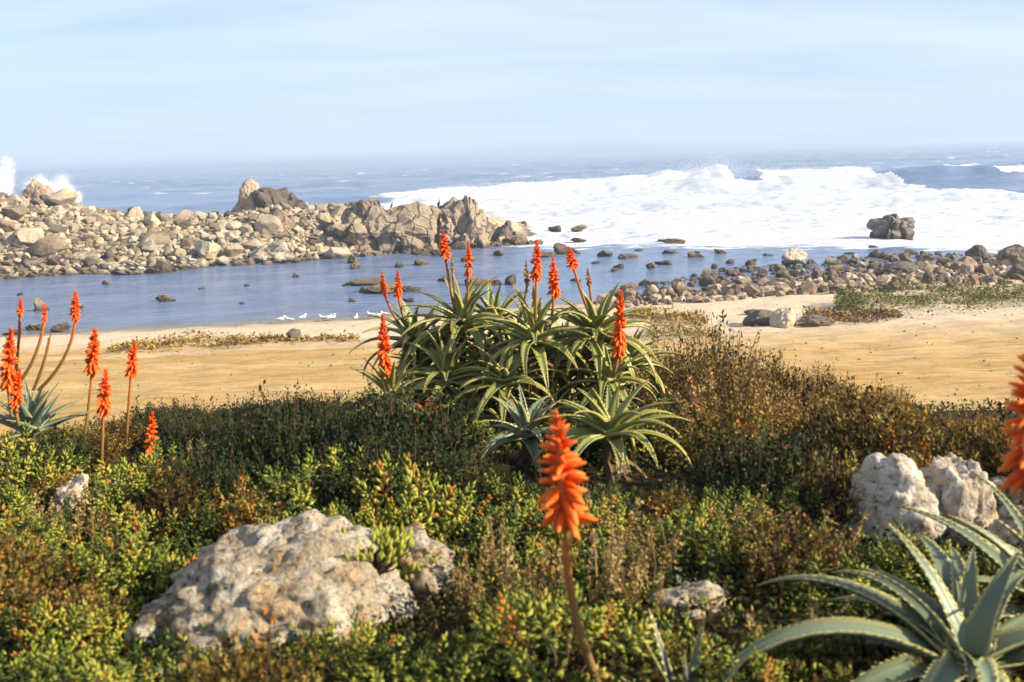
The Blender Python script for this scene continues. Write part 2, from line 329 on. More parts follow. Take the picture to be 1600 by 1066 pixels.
def flower_mat(name, c0, c1, c2):
    m, t = mat_new(name); a = N(t, 'ShaderNodeAttribute', attribute_name='along').outputs['Fac']; oi = N(t, 'ShaderNodeObjectInfo')
    r = N(t, 'ShaderNodeAttribute', attribute_name='tint').outputs['Fac']
    f = math_(t, 'ADD', math_(t, 'MULTIPLY', a, 0.75), math_(t, 'MULTIPLY', math_(t, 'ADD', r, oi.outputs['Random']), 0.14), True)
    return finish(m, t, ramp(t, f, [(0.0, c0), (0.55, c1), (1.0, c2)]), 0.55, spec=0.2, transl=0.2)
M_FLOWER = flower_mat('orange_flower', (0.60, 0.05, 0.006), (0.80, 0.11, 0.008), (0.82, 0.30, 0.05))
M_BUD = flower_mat('spent_flower', (0.22, 0.10, 0.03), (0.34, 0.19, 0.05), (0.42, 0.13, 0.03))
def stalk_mat():
    m, t = mat_new('flower_stalk'); a = N(t, 'ShaderNodeAttribute', attribute_name='along').outputs['Fac']
    return finish(m, t, ramp(t, a, [(0.0, (0.13, 0.09, 0.025)), (0.45, (0.24, 0.11, 0.025)), (0.8, (0.40, 0.11, 0.018)), (1.0, (0.55, 0.11, 0.012))]), 0.6, spec=0.3)
M_STALKF = stalk_mat()
M_WHITE = plain('white_feathers', (0.80, 0.80, 0.79), 0.8, 0.05); M_GREY = plain('grey_feathers', (0.42, 0.43, 0.45), 0.8, 0.1)
M_BLACK = plain('black_feathers', (0.025, 0.025, 0.028), 0.6, 0.2); M_BEAK = plain('beak', (0.55, 0.32, 0.05), 0.5, 0.1)

# ------------------------------------------------------------------ the land
_wx = [-200, -60, -25, -6, 6, 12, 20, 30, 50, 200]; _wy = [47, 48, 50, 52, 55, 58, 63, 67, 72, 80]
def waterline(x): return np.interp(x, _wx, _wy)
def plateau(x, y): return np.interp(np.asarray(y, float), [-6, 2, 4, 6.3, 7.5, 8.5, 10, 13], [6.9, 6.7, 6.5, 6.24, 5.97, 5.62, 5.1, 4.4])
def beach_z(x, y):
    yw = waterline(x); y = np.asarray(y, float); s = (yw - y) / (yw - 20)
    z = np.where(s > 0, 3.2 * s, 5.0 * s)
    z = z - 0.25 * np.exp(-((s - 0.36) / 0.05) ** 2) * 0.6 + 0.22 * np.exp(-((s - 0.44) / 0.05) ** 2)
    return np.maximum(z, -2.5)
def terrain(x, y, rough=True):
    x = np.asarray(x, float); y = np.asarray(y, float); x, y = np.broadcast_arrays(x, y)
    k = sstep(9.0, 15.5, y); z = plateau(x, np.minimum(y, 13)) * (1 - k) + beach_z(x, y) * k
    if rough:
        n = fbm(xyz(x * 0.7, y * 0.7), 3).reshape(x.shape); z = z + n * (0.05 + 0.03 * k)
        z = z + k * 0.05 * fbm(xyz(x * 0.12, y * 1.1, 5), 3).reshape(x.shape)
    return z
def tz(x, y): return float(terrain(x, y))
def ground(px, py, far=75.0):          # where the ray through a photo pixel meets the land
    d = ray(px, py); s = np.linspace(1.5, far, 300)
    for _ in range(2):
        P = np.array(d)[None] * s[:, None]; t = terrain(P[:, 0], P[:, 1], False); i = max(1, int(np.argmax(EYE + P[:, 2] < t))); s = np.linspace(s[i - 1], s[i], 60)
    P = np.array(d)[None] * s[:, None]; t = terrain(P[:, 0], P[:, 1], False); i = int(np.argmax(EYE + P[:, 2] < t))
    return Vector((P[i, 0], P[i, 1], tz(P[i, 0], P[i, 1])))

ys = np.concatenate([np.arange(-6, 12, 0.12), np.arange(12, 14.01, 0.25)]); us = np.linspace(-1, 1, 140)
X = us[None] * (12 + 0.6 * np.maximum(ys, 0))[:, None]; Y = np.broadcast_to(ys[:, None], X.shape); Z = terrain(X, Y)
g = obj('ground', mesh_np('ground', np.stack([X, Y, Z], -1).reshape(-1, 3), grid_faces(*X.shape), M_SOIL)); g['kind'] = 'structure'; g['label'] = 'dark soil under the coastal scrub'
ys = np.concatenate([np.arange(12.5, 75, 0.2), np.arange(75, 125, 1.5)]); us = np.linspace(-1, 1, 260)
X = us[None] * (14 + 0.95 * ys)[:, None]; Y = np.broadcast_to(ys[:, None], X.shape); Z = terrain(X, Y) - 0.02
g = obj('beach', mesh_np('beach', np.stack([X, Y, Z], -1).reshape(-1, 3), grid_faces(*X.shape), M_SAND)); g['kind'] = 'structure'; g['label'] = 'golden sand beach paling towards the water'

# ------------------------------------------------------------------ the sea
_cx = [-200, -60, -40, -13, 13, 25, 36, 42, 46, 51, 62, 73, 83, 102, 140, 300]; _ch = [0.8, 0.9, 1.2, 1.9, 2.6, 3.0, 3.5, 4.4, 3.3, 3.5, 3.2, 2.9, 3.0, 3.0, 2.4, 1.2]
def sea_fields(X, Y):
    sh = X.shape
    n1 = fbm(xyz(X * 0.10, Y * 0.10), 4).reshape(sh); n2 = fbm(xyz(X * 0.45, Y * 0.45, 3), 4).reshape(sh); n3 = fbm(xyz(X * 0.03, Y * 0.03, 7), 3).reshape(sh)
    dc = 200 + 5 * n3 + 0.02 * X; H = 1.12 * np.interp(X, _cx, _ch) * (1 + 0.13 * n1)
    s = dc - Y
    prof = np.where(s > 0, np.exp(-(s / 8.5) ** 2), np.exp(-(s / 22.0) ** 2))
    z = H * prof
    # second, older line of broken water nearer in
    dc2 = 150 + 6 * n3 - 0.08 * X; s2 = dc2 - Y; z = z + 1.0 * sstep(-10, 20, X) * np.where(s2 > 0, np.exp(-(s2 / 6) ** 2), np.exp(-(s2 / 14.0) ** 2)) * (1 - sstep(75, 95, X))
    lagoon = 1 - sstep(70, 95, Y)
    z = z + (1 - lagoon) * 0.15 * n1 + 0.03 * n2
    far = sstep(215, 330, Y)
    z = z + far * (0.75 * np.sin((Y + 6 * n3 * 4 + 0.15 * X) * 2 * math.pi / 68) + 0.4 * np.sin((Y - 0.2 * X + 20 * n3) * 2 * math.pi / 41) + 0.25 * n1)
    # foam
    low = np.interp(X, [-30, -5, 2, 20, 40, 60], [112, 100, 90, 83, 71, 69]) + 4 * n1
    top = np.where(X < 73 + 3 * n1, dc + 4, 141 + 8 * n1)
    foam = sstep(-6, 8, Y - low) * (1 - sstep(-2, 3, Y - top)) * sstep(-34, -16, X + 3 * n1)
    foam = foam * (0.98 + 0.28 * n1)
    foam = foam - 0.16 * np.exp(-((s - 7.5) / 4.0) ** 2) * (0.6 + n2) - 0.22 * np.exp(-((s2 - 5.5) / 3.0) ** 2) * (0.5 + n2)
    foam = np.where((np.abs(X - 46.5) < 3.2 + n2) & (s > -1) & (s < 7), 0.0, foam)      # one glassy patch of wave face
    foam = foam + 0.45 * (1 - sstep(0, 16, low - Y)) * (Y < low) * sstep(-5, 4, X) * (0.5 + n2)   # streaks washing in
    cap = sstep(0.25, 0.6, fbm(xyz(X * 0.05, Y * 0.16, 11), 3).reshape(sh)) * sstep(230, 300, Y) * 0.55
    cap = cap + 0.95 * ((np.abs(X - 90) < 5) & (np.abs(s + 0.5) < 1.7)) + 0.9 * ((np.abs(X - 97) < 3) & (np.abs(s - 4) < 2.0)) + 0.8 * ((np.abs(X - 104) < 3.5) & (np.abs(s - 5) < 2.4))
    foam = np.clip(np.maximum(foam, cap), 0, 1.1)
    lump = np.clip(foam, 0, 1)
    z = z + lump * (0.16 * n2 + 0.28 * n1) * np.where(Y < 95, 0.4, 1.0) * (Y < 230)
    z = np.where(Y < 62, 0.02 * n2, z)
    thin = np.exp(-((s - 11) / 5.0) ** 2) * sstep(5, 20, X) * (1 - sstep(70, 80, X)) + 0.8 * np.exp(-((s2 - 7) / 4.0) ** 2) + 0.55 * sstep(-0.2, 0.7, n1) + 0.35 * sstep(6, 14, s) * (1 - sstep(45, 85, s)) * sstep(0, 15, X)  # mask of blue-grey shade painted before the breakers, plus random tone
    shal = np.exp(-np.maximum(-beach_z(X, Y), 0) / 0.22) * (Y < 80)
    return z, foam, thin, shal
rows = [40.0]
while rows[-1] < 9000: rows.append(rows[-1] + (max(0.35, 0.0055 * rows[-1]) if rows[-1] < 270 else 0.02 * rows[-1]))
ys = np.array(rows); us = np.linspace(-1, 1, 560)
X = us[None] * (16 + 0.72 * ys)[:, None]; Y = np.broadcast_to(ys[:, None], X.shape)
Zs, FO, FOAM_SHADE, SH = sea_fields(X, Y)
g = obj('sea', mesh_np('sea', np.stack([X, Y, Zs], -1).reshape(-1, 3), grid_faces(*X.shape), M_SEA, True, {'foam': FO.ravel(), 'thin': np.clip(FOAM_SHADE, 0, 1).ravel(), 'shallow': SH.ravel()})); g['kind'] = 'structure'; g['label'] = 'blue sea with breaking surf and a sheltered lagoon'

# spray thrown up along the crest and behind the rocks
def spray(name, label, pts, size):
    n = len(pts); P = np.asarray(pts); s = size * rng.uniform(0.5, 1.4, n)
    V = P[:, None] + s[:, None, None] * rng.normal(size=(n, 3, 3)); F = np.arange(3 * n).reshape(-1, 3)
    o = obj(name, mesh_np(name, V.reshape(-1, 3), F, M_SPRAY, False)); tag(o, label, 'spray', kind='stuff'); return o
def plume(cx, cy, cz, wx, h, n, lean=0.2, spikes=6):
    out = []
    ks = [(rng.uniform(-1, 1), rng.uniform(0.45, 1.0), rng.uniform(-0.3, 0.3) + lean) for _ in range(spikes)]
    for _ in range(n):
        u, hh, ln = ks[rng.integers(spikes)]; t = rng.random() ** 1.25
        sp_ = 0.24 * wx * (0.35 + 1.0 * t)
        out.append((cx + u * wx + ln * h * t + rng.normal() * sp_, cy + rng.normal() * wx * 0.35, cz + hh * h * t * (1 - 0.05 * rng.random()) + rng.normal() * 0.08 * h))
    return out
pts = []
for px, py, ph, wx_, n in ((10, 298, 56, 1.3, 60000), (58, 302, 34, 1.2, 26000), (88, 306, 38, 1.5, 40000), (118, 310, 26, 1.2, 24000)):
    b = at(px, py, 112); h = ph * 112 / FPX; pts += plume(b.x, b.y, b.z - 0.3, wx_, h, n, -0.12, 5)
spray('spray', 'white spray thrown up behind the boulder heap', pts, 0.020)
pts = []
for px, py, ph, wx_, n in ((515, 330, 14, 1.0, 12000), (655, 312, 16, 1.6, 18000), (700, 308, 16, 2.6, 34000)):
    b = at(px, py, 118); h = ph * 118 / FPX; pts += plume(b.x, b.y, b.z - 0.2, wx_, h, n, 0.1, 5)
spray('spray', 'low white spray rising behind the fissured outcrops', pts, 0.022)
pts = []
for x in np.arange(-16, 73, 0.9):
    h = float(np.interp(x, _cx, _ch)); k = 1.0 + 0.9 * math.exp(-((x - 40) / 7) ** 2)
    m_ = int(1300 * k); e_ = rng.exponential(0.42 * k, m_)
    pts += list(np.stack([x + rng.normal(size=m_) * 0.9 + 0.3 * e_, 200.5 + rng.normal(size=m_) * 2.2, h * 0.80 + e_ - 0.25], 1))
spray('spray', 'spray blowing off the crest of the breaking wave', pts, 0.034)

# ------------------------------------------------------------------ stones
_ico = {}
def ico(n):
    if n not in _ico:
        bm = bmesh.new(); bmesh.ops.create_icosphere(bm, subdivisions=n, radius=1.0); bm.verts.ensure_lookup_table()
        _ico[n] = (np.array([v.co[:] for v in bm.verts]), np.array([[v.index for v in f.verts] for f in bm.faces])); bm.free()
    return _ico[n]
def worley(P, pts):
    d1 = np.full(len(P), 1e9); d2 = np.full(len(P), 1e9)
    for q in pts:
        d = ((P - q) ** 2).sum(1); m = d < d1
        d2 = np.where(m, d1, np.minimum(d2, d)); d1 = np.where(m, d, d1)
    return np.sqrt(d1), np.sqrt(d2)
def rock_shape(seed, sub=3, cuts=9, cut=(0.62, 0.9), rough=0.10, fine=0.03, cracks=0, crack_depth=0.12, dims=(1, 1, 1), keep=0.12, stretch=(1, 1, 1)):
    r = np.random.default_rng(seed); V, F = ico(sub); V = V.copy()
    for _ in range(cuts):
        n = r.normal(size=3); n /= np.linalg.norm(n); o = r.uniform(*cut); d = V @ n - o; m = d > 0
        V[m] -= (d[m] * (1 - keep))[:, None] * n
    U = V / (np.linalg.norm(V, axis=1)[:, None] + 1e-9); off = r.uniform(0, 60, 3)
    V = V + U * (rough * fbm(V * 1.5 + off, 3))[:, None]
    if cracks:
        pts = r.uniform(-1, 1, (cracks, 3)); W = V * np.array(stretch); w1, w2 = worley(W + 0.10 * np.stack([perlin(W * 3 + k * 9) for k in range(3)], 1), pts)
        cell = r.uniform(-1, 1, cracks); d = ((W[:, None] - pts[None]) ** 2).sum(2).argmin(1)
        V = V + U * (crack_depth * 0.5 * cell[d] - crack_depth * np.exp(-((w2 - w1) / 0.06) ** 2))[:, None]
    V = V + U * (fine * fbm(V * 6 + off, 3))[:, None]
    return V * np.array(dims), F
def stone_mesh(name, seed, mat, smooth=False, **k):
    V, F = rock_shape(seed, **k); return mesh_np(name, V, F, mat, smooth)
BOULD = [stone_mesh('boulder', 100 + i, M_SPIT, sub=3, cuts=20, cut=(0.42, 0.85), rough=0.06, fine=0.02, keep=0.0) for i in range(16)]
BOULDD = [stone_mesh('boulder', 100 + i, M_SPITDARK, sub=3, cuts=18, cut=(0.42, 0.85), keep=0.0, rough=0.08, fine=0.03) for i in range(4)]
SHORE = [stone_mesh('shore_stone', 200 + i, M_SHORE, sub=3, cuts=17, cut=(0.45, 0.88), rough=0.08, fine=0.02, keep=0.02) for i in range(12)]
WROCK = [stone_mesh('water_rock', 300 + i, M_WROCK, sub=4, cuts=15, cut=(0.4, 0.85), keep=0.03, rough=0.2, fine=0.08) for i in range(8)]

# the spit: a low bank of rubble under the boulders
def spit_top(x): return np.interp(x, [-70, -52, -46, -40, -34, -28, -23, -17, -11, -6, -1, 3, 8], [6.8, 6.6, 6.4, 5.2, 4.2, 3.9, 4.6, 4.3, 3.3, 3.0, 2.2, 0.6, -2])
def spit_front(x): return np.interp(x, [-70, -45, -30, -16, -5, 3, 8], [75, 77, 80, 84, 90, 94, 97])
def spit_z(x, y):
    f = spit_front(x); t = np.clip((y - f) / 17.0, -1, 2.2); h = spit_top(x) - 0.55
    return np.where(t < 0, 3.0 * t, h * np.where(t < 1, 1 - (1 - t) ** 1.7, 1 - 0.9 * (t - 1) ** 2)) - 0.25
ys = np.arange(68, 118, 0.7); xs = np.arange(-85, 10, 0.7); X, Y = np.meshgrid(xs, ys); Z = spit_z(X, Y) + 0.25 * fbm(xyz(X * 0.8, Y * 0.8), 3).reshape(X.shape)
g = obj('rocky_spit', mesh_np('rocky_spit', np.stack([X, Y, Z], -1).reshape(-1, 3), grid_faces(*X.shape), M_SPIT)); g['kind'] = 'structure'; g['label'] = 'bank of rubble under the heaped boulders'

def scatter(n, xr, yr, inside, rad, tries=40000, start=()):
    out = list(start)
    cell = {}
    def key(x, y): return (int(x // 2), int(y // 2))
    for q in out: cell.setdefault(key(q[0], q[1]), []).append(q)
    k0 = len(out)
    for _ in range(tries):
        x, y = rng.uniform(*xr), rng.uniform(*yr)
        if not inside(x, y): continue
        r = rad(x, y); kx, ky = key(x, y)
        if any((q[0] - x) ** 2 + (q[1] - y) ** 2 < (0.62 * (q[2] + r)) ** 2 for i in (-1, 0, 1) for j in (-1, 0, 1) for q in cell.get((kx + i, ky + j), ())): continue
        q = (x, y, r); out.append(q); cell.setdefault((kx, ky), []).append(q)
        if len(out) - k0 >= n: break
    return out[k0:]
for j_, (px, py, wp, hp) in enumerate(((45, 372, 90, 34), (130, 405, 70, 30), (232, 392, 84, 34), (300, 352, 60, 26), (170, 345, 70, 24), (355, 382, 70, 40), (430, 402, 80, 44), (285, 415, 60, 26), (60, 415, 80, 26), (205, 425, 70, 20))):
    Y_ = 96 - (py - 340) * 0.20; b = at(px, py, Y_); k = Y_ / FPX
    o = obj('rock_outcrop', mesh_np('rock_outcrop', *rock_shape(1200 + j_, sub=4, cuts=16, cut=(0.45, 0.85), rough=0.18, fine=0.05, keep=0.04, cracks=14, crack_depth=0.10), M_RIDGE, False), None, (b.x, b.y, b.z), (R(-18), rng.normal() * 0.2, rng.uniform(-0.4, 0.4)), (wp * k * 0.55, 1.6, hp * k * 0.7))
    tag(o, 'long tilted slab of bedrock showing through the boulder heap', 'rock', 'bedrock slabs in the boulder heap')
in_spit = lambda x, y: spit_front(x) - 0.8 < y < spit_front(x) + (19 if x < -16 else 2.2) and abs(x) < 0.62 * y and x < 3
big = scatter(300, (-62, 3), (74, 114), in_spit, lambda x, y: (rng.uniform(0.42, 0.8) if rng.random() < 0.76 else rng.uniform(0.8, 1.55)))
def stone_rot(): return (rng.normal() * 0.35, rng.normal() * 0.35, rng.uniform(0, 6.28))
for x, y, r in big:
    s = r * rng.uniform(0.7, 1.3, 3) * np.array([1.12, 1.0, 0.80]); z = float(spit_z(x, y))
    dk_ = rng.random() < 0.14
    o = obj('boulder', BOULDD[rng.integers(4)] if dk_ else BOULD[rng.integers(16)], None, (x, y, z + 0.42 * s[2]), stone_rot(), s)
    d_ = y - float(spit_front(x)); sz_ = 'big' if r > 0.85 else 'small'
    wh = 'at the lagoon edge of the spit' if d_ < 2.5 else 'on the crest of the spit' if d_ > 13 else 'halfway up the spit slope'
    wh += ' near the fissured outcrops' if x > -20 else ' below the tall pale rock' if x > -30 else ' towards the spray' if x < -41 else ' between spray and tall rock'
    sz_ += ' dark brown' if dk_ else ' tan'; tag(o, sz_ + ' boulder ' + wh, 'boulder', sz_ + ' boulders ' + wh)
small = scatter(2600, (-62, 3), (74, 114), in_spit, lambda x, y: rng.uniform(0.22, 0.55), 60000, big)
def stuff_rocks(name, spots, zf, sub, seed0, mat, label, squash=0.8, lift=0.35):
    shapes = [rock_shape(seed0 + i, sub=sub, cuts=14, cut=(0.45, 0.88), keep=0.0, rough=0.08, fine=0.0) for i in range(10)]; parts = []
    for x, y, r in spots:
        V, F = shapes[rng.integers(10)]; a, b = rng.uniform(0, 6.28), rng.normal() * 0.4
        M = np.array(Matrix.Rotation(a, 3, 'Z') @ Matrix.Rotation(b, 3, 'X')); W = (V * (r * rng.uniform(0.8, 1.2, 3))) @ M.T
        parts.append((W * (1, 1, squash) + (x, y, zf(x, y) + lift * r), F, {'tint': np.full(len(V), rng.random())}))
    V, F, A = join(parts); o = obj(name, mesh_np(name, V, F, mat, False, A)); tag(o, label, 'rubble', kind='stuff'); return o
stuff_rocks('boulder_rubble', small, lambda x, y: float(spit_z(x, y)), 2, 500, M_SPIT, 'smaller stones filling the gaps between boulders on the spit')

def outcrop(name, label, px, py_base, py_top, width, Y, seed, mat, dims_y=2.0, sink=0.75, cat='rock', rot=0.0, group=None, sub=5, **k):
    b = at(px, py_base, Y); t = at(px, py_top, Y); h = t.z - b.z; wm = width * Y / FPX
    V, F = rock_shape(seed, sub=sub, dims=(1, 1, 1), **k)
    V = (V - V.min(0)) / (V.max(0) - V.min(0)) * 2 - 1
    V = V * np.array([wm / 2, dims_y, h * (1 + sink) / 2])
    o = obj(name, mesh_np(name, V, F, mat, False), None, (b.x, b.y, b.z + h / 2 - h * sink / 2), (0, 0, rot)); tag(o, label, cat, group); return o
CR = dict(cuts=22, cut=(0.5, 0.88), rough=0.20, fine=0.04, keep=0.05)
outcrop('rock_pinnacle', 'tall pale rock standing up alone on the dark crest of the spit', 391, 322, 278, 36, 98, 33, M_SPIT, 1.1, sink=0.3, cuts=12, cut=(0.66, 0.9), rough=0.16, fine=0.06, keep=0.1)
outcrop('rock_outcrop', 'dark jagged outcrop beside the tall pale rock on the spit', 440, 352, 291, 100, 99, 12, M_SPITDARK, 2.5, cracks=40, crack_depth=0.22, **CR)
outcrop('rock_outcrop', 'broad pale outcrop below the tall rock on the spit', 455, 395, 322, 130, 92, 13, M_RIDGE, 3.0, cracks=50, crack_depth=0.10, **CR)
outcrop('rock_outcrop', 'slab-fissured cream outcrop with two dark birds on it', 604, 402, 309, 176, 91, 24, M_RIDGE, 4.0, cracks=60, crack_depth=0.10, stretch=(1.7, 1.0, 0.8), **CR)
outcrop('rock_outcrop', 'fissured tan outcrop at the tip of the spit with surf behind', 714, 394, 305, 132, 94, 27, M_RIDGE, 3.5, cracks=50, crack_depth=0.10, stretch=(2.2, 1.0, 0.7), **CR)
outcrop('rock_outcrop', 'dark upright rock at the seaward end of the spit', 789, 392, 344, 46, 96, 16, M_SPITDARK, 1.4, cracks=16, crack_depth=0.12, **CR)
outcrop('rock', 'low tan rock sloping into the water beyond the dark end rock', 812, 392, 366, 50, 94, 17, M_SHORE, 1.2, cracks=10, crack_depth=0.10, **CR)
outcrop('boulder', 'large rounded brown boulder on top of the boulder heap before spray', 62, 318, 279, 48, 97, 18, M_SHORE, 1.6, cuts=8, cut=(0.7, 0.95), rough=0.2, fine=0.06)
outcrop('sea_rock', 'purple-brown craggy rock standing alone in the white surf', 1396, 372, 334, 76, 86, 19, M_SEAROCK, 1.7, cracks=26, crack_depth=0.24, stretch=(1.8, 1, 0.6), **CR)

# rocks in the water: (pixel x, pixel y of the waterline, width px, height px)
WR = [(256, 472, 31, 13), (58, 487, 34, 21), (48, 517, 36, 15), (90, 519, 36, 14), (30, 462, 12, 5), (165, 445, 16, 8), (315, 452, 12, 4), (385, 447, 8, 4), (378, 475, 10, 4), (460, 434, 16, 9), (12, 524, 30, 8), (118, 484, 20, 6), (245, 428, 50, 18), (430, 412, 24, 14),
      (600, 457, 80, 15), (560, 446, 66, 12), (640, 456, 40, 11), (548, 472, 18, 7), (636, 472, 22, 8), (555, 420, 18, 10), (548, 412, 26, 16), (625, 418, 20, 9), (660, 414, 26, 10), (655, 398, 30, 14),
      (684, 400, 26, 12), (745, 448, 62, 16), (690, 440, 24, 9), (798, 445, 30, 17), (772, 446, 26, 9), (780, 400, 22, 10), (735, 408, 30, 9), (850, 402, 30, 12), (905, 378, 26, 8), (880, 398, 56, 18), (865, 360, 24, 10), (905, 360, 30, 8), (1052, 382, 66, 9), (948, 401, 34, 9), (985, 404, 36, 9), (1046, 396, 22, 7), (1128, 396, 24, 7), (1085, 403, 34, 10), (1035, 414, 30, 9), (960, 424, 16, 6), (968, 420, 18, 8), (1018, 420, 20, 10), (1118, 420, 12, 11), (1140, 412, 14, 10), (1368, 388, 18, 5), (1425, 398, 34, 8), (1175, 409, 16, 4), (1250, 404, 14, 4), (1330, 398, 18, 4), (1090, 396, 14, 4), (1000, 392, 16, 4), (930, 412, 14, 5), (900, 440, 18, 6), (1200, 400, 18, 4), (812, 352, 22, 8)]
for i, (px, py, wp, hp) in enumerate(WR):
    b = on_z(px, py, 0.0); k = b.y / FPX; w_, h_ = wp * k, hp * k
    side = 'lagoon before the spit' if px < 700 else 'shallows off the stony shore'
    o = obj('water_rock', WROCK[i % 8], None, (b.x, b.y + w_ * 0.3, h_ * 0.15), (rng.normal() * 0.1, rng.normal() * 0.1, rng.uniform(-0.5, 0.5)), (w_ * 0.58, w_ * 0.5, h_ * 0.85))
    tag(o, 'low weedy brown rock breaking the water of the ' + side, 'rock', 'rocks in the ' + side)

# the stony shore on the right
def shore_low(px): return np.interp(px, [930, 1000, 1100, 1200, 1300, 1400, 1500, 1620, 1750], [480, 480, 477, 476, 470, 462, 458, 452, 450])
def shore_up(px): return np.interp(px, [930, 980, 1050, 1120, 1180, 1300, 1400, 1500, 1620, 1750], [470, 450, 438, 424, 414, 408, 398, 396, 392, 390])
def in_shore(x, y):
    z = max(0.0, float(beach_z(x, y))); px, py, _ = proj((x, y, z)); return 930 < px < 1720 and shore_up(px) < py < shore_low(px)
spots = scatter(298, (4, 48), (48, 76), in_shore, lambda x, y: rng.choice([rng.uniform(0.28, 0.42), rng.uniform(0.4, 0.62)], p=[0.65, 0.35]))
for x, y, r in spots:
    z = max(-0.1, float(beach_z(x, y))); s = r * rng.uniform(0.8, 1.2, 3) * np.array([1.1, 1, 0.85])
    o = obj('shore_stone', SHORE[rng.integers(12)], None, (x, y, z + 0.4 * s[2]), stone_rot(), s)
    sz_ = 'big' if r > 0.42 else 'small'; wh = 'behind the aloe clump' if x < 13 else 'behind the white rock on the sand' if x < 20 else 'behind the green dune plants'; wh += ' at the sand edge' if y < waterline(x) - 1 else ' at the sea edge' if y > waterline(x) + 4 else ''
    tag(o, sz_ + ' brown shore stone ' + wh, 'stone', sz_ + ' shore stones ' + wh)
more = scatter(900, (4, 48), (48, 76), in_shore, lambda x, y: rng.uniform(0.12, 0.28), 30000, spots)
stuff_rocks('shore_rubble', more, lambda x, y: max(-0.1, float(beach_z(x, y))), 2, 700, M_SHORE, 'smaller stones between the shore stones')
for px, py, wp, hp, lab, mt in ((1530, 408, 30, 24, 'round dark brown boulder standing above the shore stones', M_SPITDARK), (1205, 472, 52, 22, 'flat tan slab at the foot of the stony shore', M_SHORE), (1596, 420, 50, 34, 'pale tan boulder at the end of the stony shore', M_SPIT), (1245, 410, 40, 18, 'low brown rock at the seaward edge of the shore stones', M_SHORE), (1415, 432, 60, 20, 'long dark slab among pale shore stones', M_SPITDARK)):
    b = ground(px, py) if proj(on_z(px, py, 0))[2] < 40 else on_z(px, py, 0.4); k = b.y / FPX
    o = obj('shore_boulder', stone_mesh('shore_boulder', 40 + px % 37, mt, sub=4, cuts=10, rough=0.14, fine=0.05), None, (b.x, b.y + wp * k * 0.4, b.z + hp * k * 0.35), (0, 0, rng.uniform(0, 6)), (wp * k * 0.55, wp * k * 0.5, hp * k * 0.7)); tag(o, lab, 'boulder')
# stones on the sand
for px, py, wp, hp, lab, mt, sd_ in ((1192, 508, 60, 22, 'rounded grey rock lying on the sand beside the white rock', M_SPITDARK, 61), (1228, 510, 44, 32, 'blocky cream-white rock on the sand beside the grey rock', M_PALE, 62), (1180, 492, 30, 8, 'small brown rock behind the grey rock on the sand', M_SHORE, 63), (1280, 508, 60, 12, 'low dark weedy rock on the sand right of the white rock', M_SPITDARK, 64), (459, 531, 28, 15, 'small dark stone in the seaweed line on the sand', M_SPITDARK, 65), (482, 531, 20, 7, 'small pale stone beside the dark stone on the sand', M_PALE, 66)):
    b = ground(px, py); k = b.y / FPX
    o = obj('beach_rock', stone_mesh('beach_rock', sd_, mt, sub=4, cuts=12, rough=0.14, fine=0.04), None, (b.x, b.y + 0.3 * wp * k, b.z + hp * k * 0.25), (0, 0, rng.uniform(0, 6)), (wp * k * 0.55, wp * k * 0.5, hp * k * 0.8)); tag(o, lab, 'rock')

# ------------------------------------------------------------------ leaf clouds
LEAF8 = (np.array([[0, 0, 0], [0.55, 0.5, 0.04], [0.55, -0.5, 0.04], [0.5, 0, 0.16], [0.5, 0, -0.16], [1, 0, 0.10]]), np.array([[0, 3, 1], [0, 2, 3], [1, 3, 5], [3, 2, 5], [0, 1, 4], [0, 4, 2], [1, 5, 4], [4, 5, 2]]))
LEAF2 = (np.array([[0, 0, 0], [0.5, 0.5, 0.08], [0.5, -0.5, 0.08], [1, 0, 0]]), np.array([[0, 2, 1], [1, 2, 3]]))
def leaves(tpl, P, D, Nrm, L, W, tint):
    P, D, Nrm = (np.asarray(a, float) for a in (P, D, Nrm)); n = len(P)
    D = D / (np.linalg.norm(D, axis=1)[:, None] + 1e-9); S = np.cross(Nrm, D); S /= np.linalg.norm(S, axis=1)[:, None] + 1e-9; U = np.cross(D, S)
    T, Fc = tpl; L = np.broadcast_to(L, (n,)); W = np.broadcast_to(W, (n,))
    V = P[:, None] + T[None, :, 0:1] * (L[:, None] * D)[:, None] + T[None, :, 1:2] * (W[:, None] * S)[:, None] + T[None, :, 2:3] * (L[:, None] * U)[:, None]
    F = (Fc[None] + len(T) * np.arange(n)[:, None, None]).reshape(-1, 3)
    return V.reshape(-1, 3), F, {'tint': np.repeat(np.broadcast_to(tint, (n,)), len(T))}
def unit(v): v = np.asarray(v, float); return v / (np.linalg.norm(v, axis=-1, keepdims=True) + 1e-9)
def sticks(A, B, r, sag=0.0):          # slender three-sided twigs from A to B with one bend
    A, B = np.asarray(A, float), np.asarray(B, float); n = len(A); C = (A + B) / 2 + rng.normal(size=(n, 3)) * 0.06 * np.linalg.norm(B - A, axis=1)[:, None]; C[:, 2] -= sag
    D = unit(B - A); S = unit(np.cross(D, rng.normal(size=(n, 3)))); U = np.cross(D, S); r = np.broadcast_to(r, (n,))[:, None]
    rings = []
    for Pn, k in ((A, 1.0), (C, 0.8), (B, 0.45)):
        for a in (0, 2.094, 4.188): rings.append(Pn + k * r * (math.cos(a) * S + math.sin(a) * U))
    V = np.stack(rings, 1); f = []
    for s in (0, 3):
        for j in range(3): f.append([s + j, s + (j + 1) % 3, s + 3 + (j + 1) % 3, s + 3 + j])
    return V.reshape(-1, 3), (np.array(f)[None] + 9 * np.arange(n)[:, None, None]).reshape(-1, 4)
def golden(n): return np.arange(n) * 2.39996

